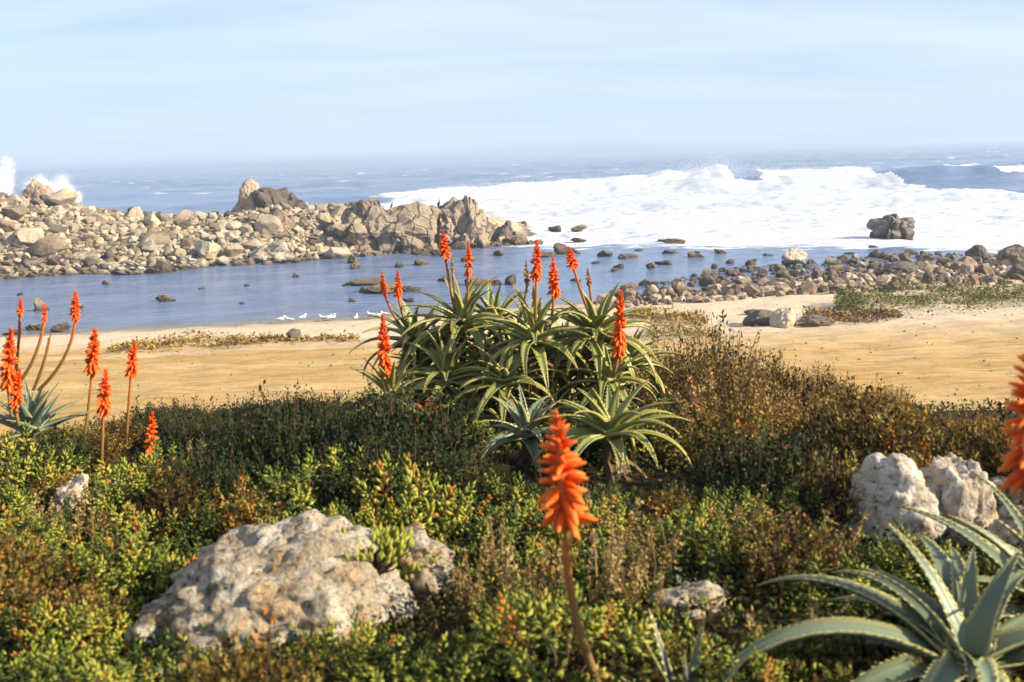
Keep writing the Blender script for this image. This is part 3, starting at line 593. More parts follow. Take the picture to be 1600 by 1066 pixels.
def proto_succulent(R_, H, tips, per, L, seed, tmean=0.45):
    r = np.random.default_rng(seed); d = unit(r.normal(size=(tips, 3)) * (1, 1, 0.8) + (0, 0, 0.55)); d[:, 2] = np.abs(d[:, 2])
    rad = r.uniform(0.72, 1.08, tips) * (1 + 0.25 * perlin(d * 2.2 + seed)); T = d * rad[:, None] * (R_, R_, H); ax = unit(d + (0, 0, 0.5) + r.normal(size=d.shape) * 0.25)
    P, D, Nn, LL, tt = [], [], [], [], []
    for k in range(tips):
        a = ax[k]; s = unit(np.cross(a, (0.3, 0.9, 0.2))); u = np.cross(a, s); m = per; g = golden(m) + r.uniform(0, 6); q = np.linspace(0, 1, m); op = R(22) + q * R(68)
        dirs = np.cos(op)[:, None] * a + np.sin(op)[:, None] * (np.cos(g)[:, None] * s + np.sin(g)[:, None] * u)
        P.append(T[k] - a * (q * L * 1.9)[:, None]); D.append(dirs + r.normal(size=dirs.shape) * 0.12); Nn.append(np.broadcast_to(a, dirs.shape)); LL.append(L * (0.65 + 0.45 * q) * r.uniform(0.8, 1.2, m))
        tt.append(np.clip(tmean + r.normal() * 0.24 + r.normal(size=m) * 0.10 + (0.4 if r.random() < 0.04 else 0), 0, 1))
    LL = np.concatenate(LL)
    V, F, A = leaves(LEAF8, np.concatenate(P), np.concatenate(D), np.concatenate(Nn), LL, LL * 0.42, np.concatenate(tt))
    SV, SF = sticks(np.stack([T[:, 0] * 0.25, T[:, 1] * 0.25, np.full(tips, -0.04)], 1), T - ax * L, 0.0035)
    return (V, F, A), (SV, SF)
def proto_twigs(R_, H, nt_, per, L, seed, spread=0.5, tmean=0.45, wid=0.4, upr=0.7, tip_only=0.35):
    r = np.random.default_rng(seed); a = r.uniform(0, 6.28, nt_); q = np.sqrt(r.random(nt_))
    base = np.stack([np.cos(a) * q * R_ * 0.45, np.sin(a) * q * R_ * 0.45, np.full(nt_, -0.03)], 1)
    top = np.stack([np.cos(a) * q * R_ * (1 + r.normal(size=nt_) * 0.12), np.sin(a) * q * R_ * (1 + r.normal(size=nt_) * 0.12), H * (1 - 0.55 * q ** 2) * r.uniform(0.6, 1.12, nt_)], 1)
    top += 0.10 * R_ * r.normal(size=top.shape)
    t = tip_only + (1 - tip_only) * r.random((nt_, per)); P = base[:, None] + (top - base)[:, None] * t[..., None] + r.normal(size=(nt_, per, 3)) * 0.012
    ax = unit(top - base)[:, None]; D = unit(ax * upr + r.normal(size=(nt_, per, 3)) * 0.55); Nn = r.normal(size=(nt_, per, 3)) + (0, 0, 0.8)
    tt = np.clip(tmean + r.normal(size=(nt_, 1)) * 0.24 + r.normal(size=(nt_, per)) * 0.12, 0, 1); LL = L * r.uniform(0.6, 1.3, nt_ * per)
    V, F, A = leaves(LEAF2, P.reshape(-1, 3), D.reshape(-1, 3), Nn.reshape(-1, 3), LL, LL * wid, tt.ravel())
    return (V, F, A), sticks(base, top, 0.003)
def proto_stalks(n, H, seed):
    r = np.random.default_rng(seed); base = np.stack([r.normal(size=n) * 0.05, r.normal(size=n) * 0.05, np.full(n, -0.03)], 1); top = base + np.stack([r.normal(size=n) * 0.05, r.normal(size=n) * 0.05, H * r.uniform(0.6, 1.1, n)], 1)
    per = 60; t = 0.35 + 0.65 * r.random((n, per)); P = base[:, None] + (top - base)[:, None] * t[..., None] + r.normal(size=(n, per, 3)) * 0.006
    D = unit(r.normal(size=(n, per, 3)) + (0, 0, 0.6)); LL = 0.016 * r.uniform(0.6, 1.2, n * per)
    V, F, A = leaves(LEAF2, P.reshape(-1, 3), D.reshape(-1, 3), r.normal(size=(n * per, 3)), LL, LL * 0.6, np.clip(0.5 + 0.25 * r.normal(size=n * per), 0, 1))
    return (V, F, A), sticks(base, top, 0.004)
def make_protos(kind, gens, mat, stem_mat=M_TWIG):
    out = []
    for (V, F, A), (SV, SF) in gens: out.append((mesh_np('foliage', V, F, mat, True, A), mesh_np('twigs', SV, SF, stem_mat, True, {'tint': np.full(len(SV), 0.4)}), float(np.percentile(V[:, 2], 98)), float(np.percentile(np.abs(V[:, :2]), 96))))
    return out
PROTO = {
    'G': make_protos('G', [proto_succulent(0.20, 0.20, 56, 13, 0.036, 20 + i, 0.58) for i in range(4)], M_SUCC),
    'g': make_protos('g', [proto_succulent(0.20, 0.18, 60, 13, 0.031, 30 + i, 0.28) for i in range(4)], M_SUCC),
    'D': make_protos('D', [proto_twigs(0.26, 0.34, 170, 36, 0.020, 40 + i, tmean=0.4, wid=0.55, upr=0.4) for i in range(4)], M_DARK),
    'H': make_protos('H', [proto_twigs(0.21, 0.25, 70, 34, 0.021, 50 + i, tmean=0.45, wid=0.55) for i in range(4)], M_HEATH),
    'T': make_protos('T', [proto_twigs(0.38, 0.52, 105, 40, 0.025, 60 + i, tmean=0.47, wid=0.42, upr=0.9) for i in range(4)], M_TWIGGY),
    'S': make_protos('S', [proto_stalks(7, 0.26, 70 + i) for i in range(4)], M_STALK, M_STALK),
}
KIND = {'G': ('succulent_shrub', 'low yellow-green succulent shrub', 'shrub', 'yellow-green succulent shrubs'),
        'g': ('succulent_shrub', 'low dark-green succulent shrub', 'shrub', 'dark-green succulent shrubs'),
        'D': ('leafy_shrub', 'dense dark small-leaved shrub', 'shrub', 'dark green leafy shrubs'),
        'H': ('heath_shrub', 'low brown heath shrub', 'shrub', 'low brown heath shrubs'),
        'T': ('twiggy_shrub', 'tall twiggy russet shrub', 'shrub', 'tall russet twiggy shrubs'),
        'S': ('dry_stalks', 'tuft of dry tan seed stalks', 'plant', 'tufts of dry seed stalks')}
MARKS = [(at(468, 1000, 3.0), 'by the large humped boulder'), (at(1430, 850, 3.7), 'by the pale upright rocks'), (at(1082, 975, 2.9), 'around the flat pinkish-grey stone'), (at(955, 720, 4.9), 'under the wide-open aloe rosette'), (at(690, 690, 6.0), 'at the shaded side of the big aloe clump'), (at(940, 690, 6.2), 'at the sunny side of the big aloe clump'),
         (at(60, 690, 4.7), 'around the grey-green aloe'), (at(400, 660, 8.0), 'in the dark hedge before the sand'), (at(1120, 600, 8.6), 'along the sand next to the aloe clump'), (at(1450, 640, 7.0), 'along the sand behind the pale rocks'), (at(870, 900, 2.7), 'around the stalk of the large flaming spike'), (at(1500, 1000, 2.4), 'under the toothed aloe'), (at(120, 900, 3.4), 'below the whitish stones'), (at(1250, 800, 4.3), 'among the dry stalks before the pale rocks'), (at(500, 760, 5.0), 'between the large humped boulder and the dark hedge'), (at(160, 1050, 2.6), 'in the shade before the large humped boulder'), (at(720, 800, 4.2), 'between the large humped boulder and the aloe clump')]
def mark(x, y): return min(MARKS, key=lambda m: ((m[0].x - x) ** 2 + (m[0].y - y) ** 2) / (0.4 + 0.12 * y))[1]
def put_shrub(kind, x, y, s=1.0, sz=1.0, label=None, name=None, i=None):
    fo, tw, h, r = PROTO[kind][rng.integers(4) if i is None else i]; nm, lab, cat, grp = KIND[kind]; mk = mark(x, y); lab, grp = lab + ' ' + mk, grp + ' ' + mk
    t = thing(name or nm, label or lab, cat, (x, y, tz(x, y) - 0.01), rng.uniform(0, 6.28), None if label else grp); t.scale = (s, s, s * sz)
    obj('foliage', fo, t); obj('twigs', tw, t); return t

# ------------------------------------------------------------------ near rocks
def near_rock(label, px, py_base, py_top, wpx, wy, seed, mat, rz=0.0, tilt=(0, 0), sub=5, sink=0.8, lumps=14, ld=0.05, name='rock', skew=0.0, cuts=12):
    f = ground(px, py_base); Y = f.y + wy * 0.45; p = at(px, py_base, Y); zb = tz(p.x, Y); h = at(px, py_top, Y).z - zb; wx = wpx * Y / FPX * 1.02
    V, F = rock_shape(seed, sub=sub, cuts=cuts, cut=(0.62, 0.94), rough=0.18, fine=0.05, keep=0.10, cracks=lumps, crack_depth=ld, stretch=(1.3, 1, 1))
    V = (V - V.min(0)) / (V.max(0) - V.min(0)) * 2 - 1; V[:, 0] += skew * np.clip(V[:, 2], -0.2, 1); V = V * np.array([wx / 2, wy / 2, h * (1 + sink) / 2])
    V = V + unit(V) * (0.012 * fbm(V * 24 + seed, 4, 0.6) + 0.018 * fbm(V * 7 + seed, 3))[:, None]
    o = obj(name, mesh_np(name, V, F, mat, True), None, (p.x, Y, zb + h / 2 - h * sink / 2), (tilt[0], tilt[1], rz)); tag(o, label, 'rock')
    KEEP.append((px, (py_base + py_top) / 2 - (py_base - py_top) * 0.06, wpx / 2, (py_base - py_top) / 2, Y)); ROCKW.append((Vector((p.x, Y, zb)), max(wx, wy) * 0.42)); LAND.append((p.x, Y, 0.5))
KEEP, ROCKW, LAND = [], [], []
near_rock('large humped lichen-mottled boulder bedded in the green scrub', 462, 1015, 822, 420, 0.66, 91, M_NEAR, R(8), (0, R(5)), sub=6, lumps=9, ld=0.035, skew=0.22, cuts=12)
near_rock('smaller pinkish rock butting against the large humped boulder', 655, 935, 838, 118, 0.40, 92, M_NEAR, 0.2, (0, R(6)), cuts=8)
near_rock('low grey rock tail tapering from the shaded end of the large humped boulder', 272, 1008, 932, 170, 0.34, 83, M_NEAR, R(-14), (0, R(-12)), skew=0.35)
near_rock('pale upright rock with a purple-shadowed flank behind the toothed aloe leaves', 1398, 862, 700, 150, 0.36, 94, M_PALE, 0.3, (0, R(-4)), cuts=7, lumps=8)
near_rock('smooth cream rock leaning beside the pale upright rock', 1484, 858, 714, 118, 0.34, 95, M_PALE, 0.1, (0, R(5)), lumps=6, cuts=7)
near_rock('white rounded rock at the foot of the russet shrubs', 1568, 815, 745, 86, 0.26, 86, M_PALE, 0.5)
near_rock('cream rock low behind the arching toothed leaves', 1590, 880, 790, 60, 0.24, 87, M_PALE, 0.9)
near_rock('flat pinkish-grey stone half buried among dry stalks', 1085, 980, 918, 150, 0.24, 88, M_NEAR, 0.2)
near_rock('whitish stone under the scrub near the grey-green aloe', 106, 796, 738, 54, 0.16, 89, M_PALE, 0.4, (0, R(15)))
near_rock('grey-white stone beside the yellow-green bush below the grey-green aloe', 8, 765, 712, 44, 0.18, 90, M_PALE, 1.4)

# ------------------------------------------------------------------ aloes
def leaf_mesh(L, W, th0, droop, mat, teeth=True, seed=0, seg=14, power=1.3, side=0.0, thick=0.22):
    r = np.random.default_rng(seed); t = np.linspace(0, 1, seg + 1); ang = th0 - droop * t ** power
    dx, dz = np.cos(ang), np.sin(ang); ds = L / seg
    x = np.concatenate([[0], np.cumsum((dx[1:] + dx[:-1]) / 2) * ds]); z = np.concatenate([[0], np.cumsum((dz[1:] + dz[:-1]) / 2) * ds]); y = side * L * t ** 2
    C = np.stack([x, y, z], 1); Nn = np.stack([-dz, np.zeros_like(t), dx], 1); S = np.tile((0, 1, 0), (seg + 1, 1)).astype(float)
    w_ = W / 2 * (0.75 + 0.45 * np.exp(-((t - 0.08) / 0.12) ** 2) * 0.6) * np.clip(1 - t ** 1.5, 0.0, 1) + 0.0012; th = W * thick * (1 - 0.75 * t)
    prof = [(-1, 0.30, 1.0), (-0.55, -0.02, 0.3), (0, -0.14, 0.0), (0.55, -0.02, 0.3), (1, 0.30, 1.0), (0.55, -0.62, 0.2), (-0.55, -0.62, 0.2)]
    n = len(prof); V = np.zeros((seg + 1, n, 3)); E = np.zeros((seg + 1, n)); A = np.zeros((seg + 1, n))
    for j, (u, v, e) in enumerate(prof):
        V[:, j] = C + S * (u * w_)[:, None] + Nn * (v * th + 0.28 * abs(u) * w_)[:, None]; E[:, j] = e; A[:, j] = t
    i = np.arange((seg + 1) * n).reshape(seg + 1, n); k = np.roll(i, -1, 1)
    q = np.stack([i[:-1], i[1:], k[1:], k[:-1]], -1).reshape(-1, 4); F = np.concatenate([q[:, [0, 1, 2]], q[:, [0, 2, 3]]])
    V = V.reshape(-1, 3); E = E.ravel(); A = A.ravel()
    if teeth:
        TV, TF, TA = [], [], []; nt_ = int(L / 0.022); b = len(V)
        for s in (-1, 1):
            for m in range(1, nt_):
                tt = m / nt_ + r.normal() * 0.006; hw = 0.006 / L
                def pt(tq, out):
                    c = np.array([np.interp(tq, t, C[:, a]) for a in range(3)]); nn = np.array([np.interp(tq, t, Nn[:, a]) for a in range(3)]); ww = np.interp(tq, t, w_); hh = np.interp(tq, t, th)
                    return c + np.array((0, 1, 0)) * s * (ww + out) + nn * (0.30 * hh + 0.28 * ww)
                ln = 0.0065 * (1 - 0.5 * tt)
                TV += [pt(tt - hw, -0.002), pt(tt + hw, -0.002), pt(tt + hw * 0.8, ln)]; TF.append([b, b + 1, b + 2] if s < 0 else [b + 1, b, b + 2]); TA += [tt] * 3; b += 3
        V = np.concatenate([V, np.array(TV)]); F = np.concatenate([F, np.array(TF)]); E = np.concatenate([E, np.ones(len(TV))]); A = np.concatenate([A, np.array(TA)])
    return mesh_np('leaf', V, F, mat, True, {'edge': E, 'along': np.minimum(A, 0.999)})
def rosette(label, px, py, Y_, n, L, W, mat, seed, lean=(0, 0), th=(-6, 78), dr=(95, 30), stem=True, teeth=True, dead=6, group=None, spec=None):
    """aloe head: its heart on the ray through a pixel, Y_ metres off; a leafy head on a short trunk down to the soil"""
    r = np.random.default_rng(seed); c = at(px, py, Y_); zb = tz(c.x, c.y); h = c.z - zb
    root = thing('aloe_plant', label, 'aloe', (c.x, c.y, zb - 0.02), 0, group)
    az0 = r.uniform(0, 6.28)
    for i in range(n):
        q = (i + 0.5) / n; th0 = R(th[0] + (th[1] - th[0]) * q ** 1.1 + r.normal() * 7); d = R(dr[0] + (dr[1] - dr[0]) * q + r.normal() * 12)
        Ls = L * (1.0 - 0.42 * q ** 2) * r.uniform(0.85, 1.12); me = leaf_mesh(Ls, W * (1 - 0.3 * q) * r.uniform(0.85, 1.15), th0, d, mat, teeth, seed * 100 + i, side=r.normal() * 0.08)
        a = az0 + 2.39996 * i + r.normal() * 0.12
        if spec and i < len(spec): a, me = R(spec[i][0]), leaf_mesh(spec[i][3], W * spec[i][4], R(spec[i][1]), R(spec[i][2]), mat, teeth, seed * 100 + i, power=1.15)
        elif spec: a = R(-130 + 290 * r.random())
        o = obj('leaf', me, root, (0.012 * math.cos(a), 0.012 * math.sin(a), h + 0.02 - 0.07 * (1 - q)), (lean[0] + r.normal() * 0.06, lean[1] + r.normal() * 0.06, a))
    for i in range(dead):
        a = r.uniform(0, 6.28); me = leaf_mesh(L * r.uniform(0.5, 0.85), W * 0.5, R(-15 + r.normal() * 15), R(80), M_DEAD, False, seed * 100 + 60 + i, seg=8)
        obj('dead_leaf', me, root, (0.01 * math.cos(a), 0.01 * math.sin(a), h - 0.09 - 0.05 * r.random()), (0, 0, a))
    if h > 0.06:
        P = [(0, 0, -0.03), (r.normal() * 0.02, r.normal() * 0.02, h * 0.5), (0, 0, h)]; V, F = loft(P, [0.035, 0.03, 0.028], 7); obj('trunk', mesh_np('trunk', V, F, M_DEAD), root)
    return root
# flower heads
def floret(L, r0, droop, tint, seg=4, sides=6):
    t = np.linspace(0, 1, seg + 1); P = np.stack([L * t, 0 * t, -droop * L * t ** 2], 1); rad = r0 * np.array([0.55, 1.0, 1.05, 0.85, 0.35])
    V, F = loft(P, rad, sides); F = np.concatenate([F[:, [0, 1, 2]], F[:, [0, 2, 3]]]); return V, F, np.repeat(t, sides)
def floret_layout(H, Wd, n, r):
    out = []
    for i in range(n):
        q = i / (n - 1); z = H * q; a = 2.39996 * i + r.normal() * 0.3
        el = R(-42 + 112 * q ** 1.1 + r.normal() * 13)               # lower florets hang, buds at the tip point up
        L = Wd / 2 * (1.18 - 0.80 * q ** 1.3) * r.uniform(0.85, 1.15) * (0.72 if q < 0.07 else 1.0)
        out.append((z, a, el, L, q))
    return out
def head_mesh(H, Wd, n, seed, mat, fat=0.17):
    r = np.random.default_rng(seed); parts = []
    V, F = loft([(0, 0, 0), (0, 0, H * 0.5), (0, 0, H)], [Wd * 0.11, Wd * 0.10, Wd * 0.03], 6); F = np.concatenate([F[:, [0, 1, 2]], F[:, [0, 2, 3]]]); parts.append((V, F, {'along': np.full(len(V), 0.1), 'tint': np.full(len(V), 0.2)}))
    for z, a, el, L, q in floret_layout(H, Wd, n, r):
        V, F, A = floret(L, L * fat * (1 if q < 0.8 else 0.8), 0.12, 0, 4, 5); M = np.array(Matrix.Rotation(a, 3, 'Z') @ Matrix.Rotation(-el, 3, 'Y')); parts.append((V @ M.T + (0, 0, z), F, {'along': A * (1 - 0.5 * q), 'tint': np.full(len(V), r.random())}))
    V, F, A = join(parts); return mesh_np('flower_head', V, F, mat, True, A)
HEADS = [head_mesh(1.0, 0.5, 90, 900 + i, M_FLOWER) for i in range(4)]; BUDS = [head_mesh(1.0, 0.42, 60, 910 + i, M_BUD, 0.2) for i in range(2)]
def spike(root, tip, neck, foot, Y_, bud=False, wide=1.0, florets=0, rad=0.009, Yf=None, mid=None):
    """flower spike: pixels of its tip, of the head's lower end and of the stalk's foot"""
    inv = root.location; a, b, c = at(*tip, Y_), at(*neck, Y_), at(*foot, Yf or Y_)
    h = (a - b).length; ax = (a - b).normalized(); m = (b * 0.5 + c * 0.5) - Vector((0, 0, 0)) if mid is None else at(*mid, Y_)
    if mid is None: m = b.lerp(c, 0.45) - ax * 0.0 + (b - ax * (b - c).length * 0.45 - b.lerp(c, 0.45)) * 0.55
    t = np.linspace(0, 1, 13)[:, None]; bb = np.array(b + ax * h * 0.1); P = (1 - t) ** 2 * np.array(c) + 2 * t * (1 - t) * np.array(m) + t ** 2 * bb - np.array(inv)
    V, F = loft(P, np.linspace(rad * 1.1, rad * 0.85, 13), 8); st = obj('flower_stalk', mesh_np('flower_stalk', V, F, M_STALKF, True, {'along': np.repeat(t[:, 0] ** 1.2 * (0.6 if bud else 1), 8)}), root)
    # a few papery bracts up the stalk
    k = 10; q = np.linspace(0.45, 0.97, k); C = np.array([[np.interp(u, t[:, 0], P[:, d]) for d in range(3)] for u in q]); az = rng.uniform(0, 6.28, k)
    D = np.stack([np.cos(az), np.sin(az), np.full(k, 1.2)], 1); bv, bf, ba = leaves(LEAF8, C, D, np.stack([np.cos(az), np.sin(az), np.full(k, -0.8)], 1), rad * 1.9, rad * 1.2, 0.5); obj('bract', mesh_np('bract', bv, bf, M_BUD, True, dict(ba, along=np.full(len(bv), 0.4))), st)
    rot = ax.to_track_quat('Z', 'Y').to_euler(); loc = b - inv
    if florets:
        r = np.random.default_rng(int(tip[0])); Wd = 0.52 * h * wide; Mx = rot.to_matrix()
        cv, cf = loft([(0, 0, 0), (0, 0, h * 0.5), (0, 0, h * 0.97)], [Wd * 0.10, Wd * 0.09, Wd * 0.02], 8); core = obj('flower_axis', mesh_np('flower_axis', cv, cf, M_STALKF, True, {'along': np.full(len(cv), 0.95)}), st, loc, rot)
        fm = []
        for j in range(5):
            V, F, A = floret(1.0, 0.115 + 0.012 * j, 0.02 + 0.08 * j, 0, 4, 8); fm.append(mesh_np('floret', V, F, M_FLOWER, True, {'along': A, 'tint': np.full(len(V), 0.3)}))
        V, F, A = floret(1.0, 0.10, 0.3, 0, 4, 8); dry = mesh_np('floret', V, F, M_BUD, True, {'along': A, 'tint': np.full(len(V), 0.5)})
        for z, a_, el, L, q in floret_layout(h, Wd, florets, r):
            w_ = q < 0.13 and r.random() < 0.75
            if w_: el = R(-72 + r.normal() * 8)
            o = obj('floret', dry if w_ else fm[r.integers(5)], st, loc + Mx @ Vector((0, 0, z)), (Mx @ Matrix.Rotation(a_, 3, 'Z') @ Matrix.Rotation(-el, 3, 'Y')).to_euler(), (L, L * (1 if q < 0.8 else 0.8), L * (1 if q < 0.8 else 0.8)))
    else:
        me = (BUDS if bud else HEADS)[rng.integers(2 if bud else 4)]; o = obj('flower_head', me, st, loc, (rot.to_matrix() @ Matrix.Rotation(rng.uniform(0, 6), 3, 'Z')).to_euler(), (h * wide, h * wide, h))

# the big clump before the beach
A1 = rosette('aloe head highest in the big clump, two tall orange spikes from its heart', 722, 500, 6.5, 36, 0.52, 0.110, M_ALOE, 1)
spike(A1, (692, 362), (696, 402), (712, 492), 6.5, wide=0.9); spike(A1, (732, 380), (732, 428), (729, 495), 6.45, wide=0.6); spike(A1, (706, 402), (707, 424), (716, 495), 6.55, True, 0.7)
A2 = rosette('aloe head in the middle of the big clump, broad sunlit leaves falling forward', 834, 525, 6.15, 36, 0.50, 0.120, M_ALOE, 2)
spike(A2, (839, 378), (838, 434), (836, 520), 6.15, wide=0.75); spike(A2, (822, 408), (824, 445), (806, 512), 6.4, True, 0.7); spike(A2, (864, 405), (866, 458), (858, 515), 6.2, wide=0.8)
A3 = rosette('aloe head at the right of the big clump, pale curved leaves drooping outward', 930, 515, 6.25, 36, 0.50, 0.120, M_ALOE, 3)
spike(A3, (889, 388), (896, 418), (926, 505), 6.3, wide=1.25); spike(A3, (918, 420), (921, 446), (928, 505), 6.3, True, 0.9)
A4 = rosette('dark aloe head at the left of the big clump with two short orange spikes', 648, 530, 6.7, 32, 0.48, 0.098, M_ALOE, 4)
spike(A4, (597, 426), (600, 458), (634, 520), 6.75, wide=0.8); spike(A4, (622, 424), (622, 462), (640, 520), 6.7, wide=0.8)
A5 = rosette('shaded aloe head low inside the big clump', 700, 585, 6.2, 30, 0.46, 0.110, M_ALOE, 5)
A6 = rosette('low aloe at the left foot of the big clump with one long orange spike', 612, 612, 6.1, 28, 0.40, 0.078, M_ALOE, 6)
spike(A6, (598, 496), (602, 580), (609, 612), 6.05, wide=0.62)
A7 = rosette('shaded aloe head below the middle of the big clump', 790, 590, 6.0, 28, 0.42, 0.110, M_ALOE, 7)
A8 = rosette('aloe head low at the right of the clump carrying one thick orange spike', 950, 590, 6.05, 28, 0.40, 0.110, M_ALOE, 8)
spike(A8, (970, 458), (967, 548), (958, 590), 5.9, wide=0.58)
A9 = rosette('aloe head at the far back of the big clump between the taller heads', 775, 500, 6.75, 28, 0.48, 0.098, M_ALOE, 9)
for j_, (px, py, Y_) in enumerate(((660, 575, 6.6), (745, 560, 6.45), (855, 575, 6.35), (905, 565, 6.5), (985, 560, 6.45), (640, 640, 6.25), (735, 640, 6.05), (860, 640, 6.1), (930, 630, 6.3), (690, 540, 6.9), (800, 545, 6.9), (880, 540, 6.8))):
    rosette('shaded dark-leaved aloe head crowded deep inside the big clump', px, py, Y_, 24, 0.40, 0.099, M_ALOE, 40 + j_, teeth=False, dead=3, group='aloe heads inside the clump')
# the heads in front
B1 = rosette('wide-open aloe rosette with long arching leaves before the big clump', 952, 672, 4.9, 32, 0.48, 0.114, M_ALOE, 21, th=(15, 75), dr=(110, 30))
B2 = rosette('bluish shaded aloe rosette beside the wide-open rosette', 822, 668, 5.1, 22, 0.36, 0.099, M_ALOEB, 22, th=(5, 70), dr=(80, 25))
B3 = rosette('small aloe with two red curled leaves at the foot of the clump', 668, 640, 5.5, 5, 0.17, 0.04, M_ALOER, 23, th=(55, 80), dr=(130, 90), dead=0)
# left aloe
C1 = rosette('grey-green aloe with stiff broad leaves and curving flower stalks, beside pale stones', 48, 662, 5.5, 28, 0.34, 0.10, M_ALOEG, 24, th=(20, 85), dr=(30, 12))
spike(C1, (33, 466), (31, 492), (22, 600), 5.55, wide=0.9, mid=(30, 545)); spike(C1, (71, 476), (69, 500), (28, 600), 5.5, wide=0.8, mid=(62, 560)); spike(C1, (118, 456), (118, 497), (60, 610), 5.5, wide=0.85, mid=(115, 560))
spike(C1, (17, 518), (13, 600), (18, 650), 5.2, wide=0.72); spike(C1, (30, 578), (24, 632), (30, 665), 5.1, wide=0.75); spike(C1, (81, 518), (77, 530), (52, 610), 5.5, True, 0.6, mid=(70, 570))
def lone_spike(label, tip, neck, foot, Y_, wide=0.75, florets=0, rad=0.009, mid=None):
    c = at(*foot, Y_); t = thing('aloe_flower', label, 'flower', (c.x, c.y, tz(c.x, c.y)), 0)
    spike(t, tip, neck, foot, Y_, wide=wide, florets=florets, rad=rad, mid=mid); return t
def foot_of(px, Y_):                   # pixel of the soil below a column at a given distance
    p = at(px, 700, Y_); return proj((p.x, Y_, tz(p.x, Y_)))[1]
lone_spike('tall orange aloe spike on a curved bare stalk against the sand', (148, 516), (143, 578), (126, foot_of(126, 6.0)), 6.0, 0.8, mid=(142, 630))
lone_spike('orange aloe spike on a thick stalk standing against the sand', (210, 534), (205, 584), (196, foot_of(196, 6.0)), 6.0, 0.75)
lone_spike('short orange aloe spike in the dry scrub between two taller spikes', (165, 580), (162, 642), (158, foot_of(158, 5.5)), 5.5, 0.8)
lone_spike('lone small orange aloe spike deep in the dark hedge', (238, 646), (236, 706), (232, foot_of(232, 5.5)), 5.5, 0.7)
lone_spike('large flaming orange aloe spike rising from the green scrub beyond the boulder', (871, 652), (884, 822), (944, 1090), 2.25, 0.95, 84, 0.0105, mid=(880, 950))
lone_spike('large orange aloe spike above the white rocks by the russet shrubs', (1616, 530), (1606, 748), (1622, 1010), 2.0, 0.78, 95, 0.013)
# the toothed aloe close by
D1 = rosette('blue-green toothed aloe with long arching leaves in front of the pale rocks', 1515, 1022, 2.3, 32, 0.58, 0.12, M_ALOEB, 31, th=(0, 52), dr=(110, 40), dead=4,
             spec=[(178, 48, 118, 0.84, 1.0), (204, 36, 105, 0.66, 1.1), (163, 40, 85, 0.58, 0.9), (230, 38, 110, 0.60, 1.0), (256, 34, 100, 0.55, 1.0), (190, 16, 60, 0.56, 0.9), (144, 46, 80, 0.60, 0.85), (215, 0, 40, 0.42, 0.9), (125, 50, 80, 0.46, 0.75), (244, 55, 70, 0.34, 0.7)])
D2 = rosette('second toothed aloe with leaves rising beside the cream rock', 1655, 955, 2.6, 24, 0.60, 0.10, M_ALOEB, 32, th=(5, 70), dr=(80, 25), dead=3)
D3 = rosette('low blue-green aloe with one upright leaf tip among dry stalks', 1072, 1120, 2.25, 10, 0.30, 0.05, M_ALOEB, 33, th=(35, 86), dr=(30, 5), dead=0)

# ------------------------------------------------------------------ scrub
SKYX = [-200, 0, 120, 200, 260, 330, 400, 480, 570, 600, 1000, 1100, 1200, 1260, 1320, 1400, 1500, 1600, 1800]
SKYY = [700, 665, 655, 640, 634, 645, 630, 626, 622, 615, 530, 532, 552, 570, 590, 606, 634, 650, 670]
KEEP += [(955, 690, 125, 75, 4.95), (815, 668, 60, 45, 5.1), (48, 635, 75, 35, 5.3), (875, 760, 60, 110, 2.3), (236, 676, 20, 30, 5.5), (163, 614, 20, 34, 5.5), (148, 560, 14, 50, 6.0), (205, 560, 14, 50, 6.0), (790, 560, 225, 100, 6.7), (915, 950, 45, 140, 2.35), (668, 625, 30, 25, 5.6), (1390, 960, 240, 90, 2.25)]
LOW = [(at(1520, 985, 2.3), 0.42), (at(952, 672, 4.9), 0.36), (at(822, 668, 5.1), 0.28), (at(940, 1060, 2.25), 0.12)]
def pick(px, py):
    n = fbm([(px * 0.006, py * 0.013, 2.0)], 2)[0]; r = float(np.clip(rng.random() + 0.35 * n, 0, 0.999))
    if 225 < px < 640 and py < 735: return 'D' if r < 0.9 else 'g'
    if 300 < px < 900 and py < 790: return 'D' if r < 0.5 else 'g' if r < 0.76 else 'H' if r < 0.88 else 'G'
    if px <= 225 and py < 720: return 'H' if r < 0.45 else 'D' if r < 0.7 else 'G'
    if px < 420 and py < 830: return 'g' if r < 0.28 else 'H' if r < 0.48 else 'G'
    if px < 420: return 'g' if r < 0.30 else 'G' if r < 0.88 else 'H'
    if px < 640: return 'g' if r < 0.34 else 'G' if r < 0.88 else 'H'
    if px < 990 and py < 770: return 'D' if r < 0.36 else 'g' if r < 0.66 else 'H' if r < 0.76 else 'G'
    if px < 990: return 'g' if r < 0.32 else 'G' if r < 0.78 else 'H' if r < 0.93 else 'S'
    if py < 690: return 'T' if r < 0.80 else 'H' if r < 0.94 else 'g'
    if px > 1300 and py < 800: return 'H' if r < 0.85 else 'g'
    if py < 790: return 'D' if r < 0.2 else 'g' if r < 0.42 else 'H' if r < 0.62 else 'G'
    if px < 1340: return 'g' if r < 0.28 else 'H' if r < 0.50 else 'G' if r < 0.88 else 'S'
    return 'g' if r < 0.45 else 'H' if r < 0.6 else 'D' if r < 0.75 else 'G'
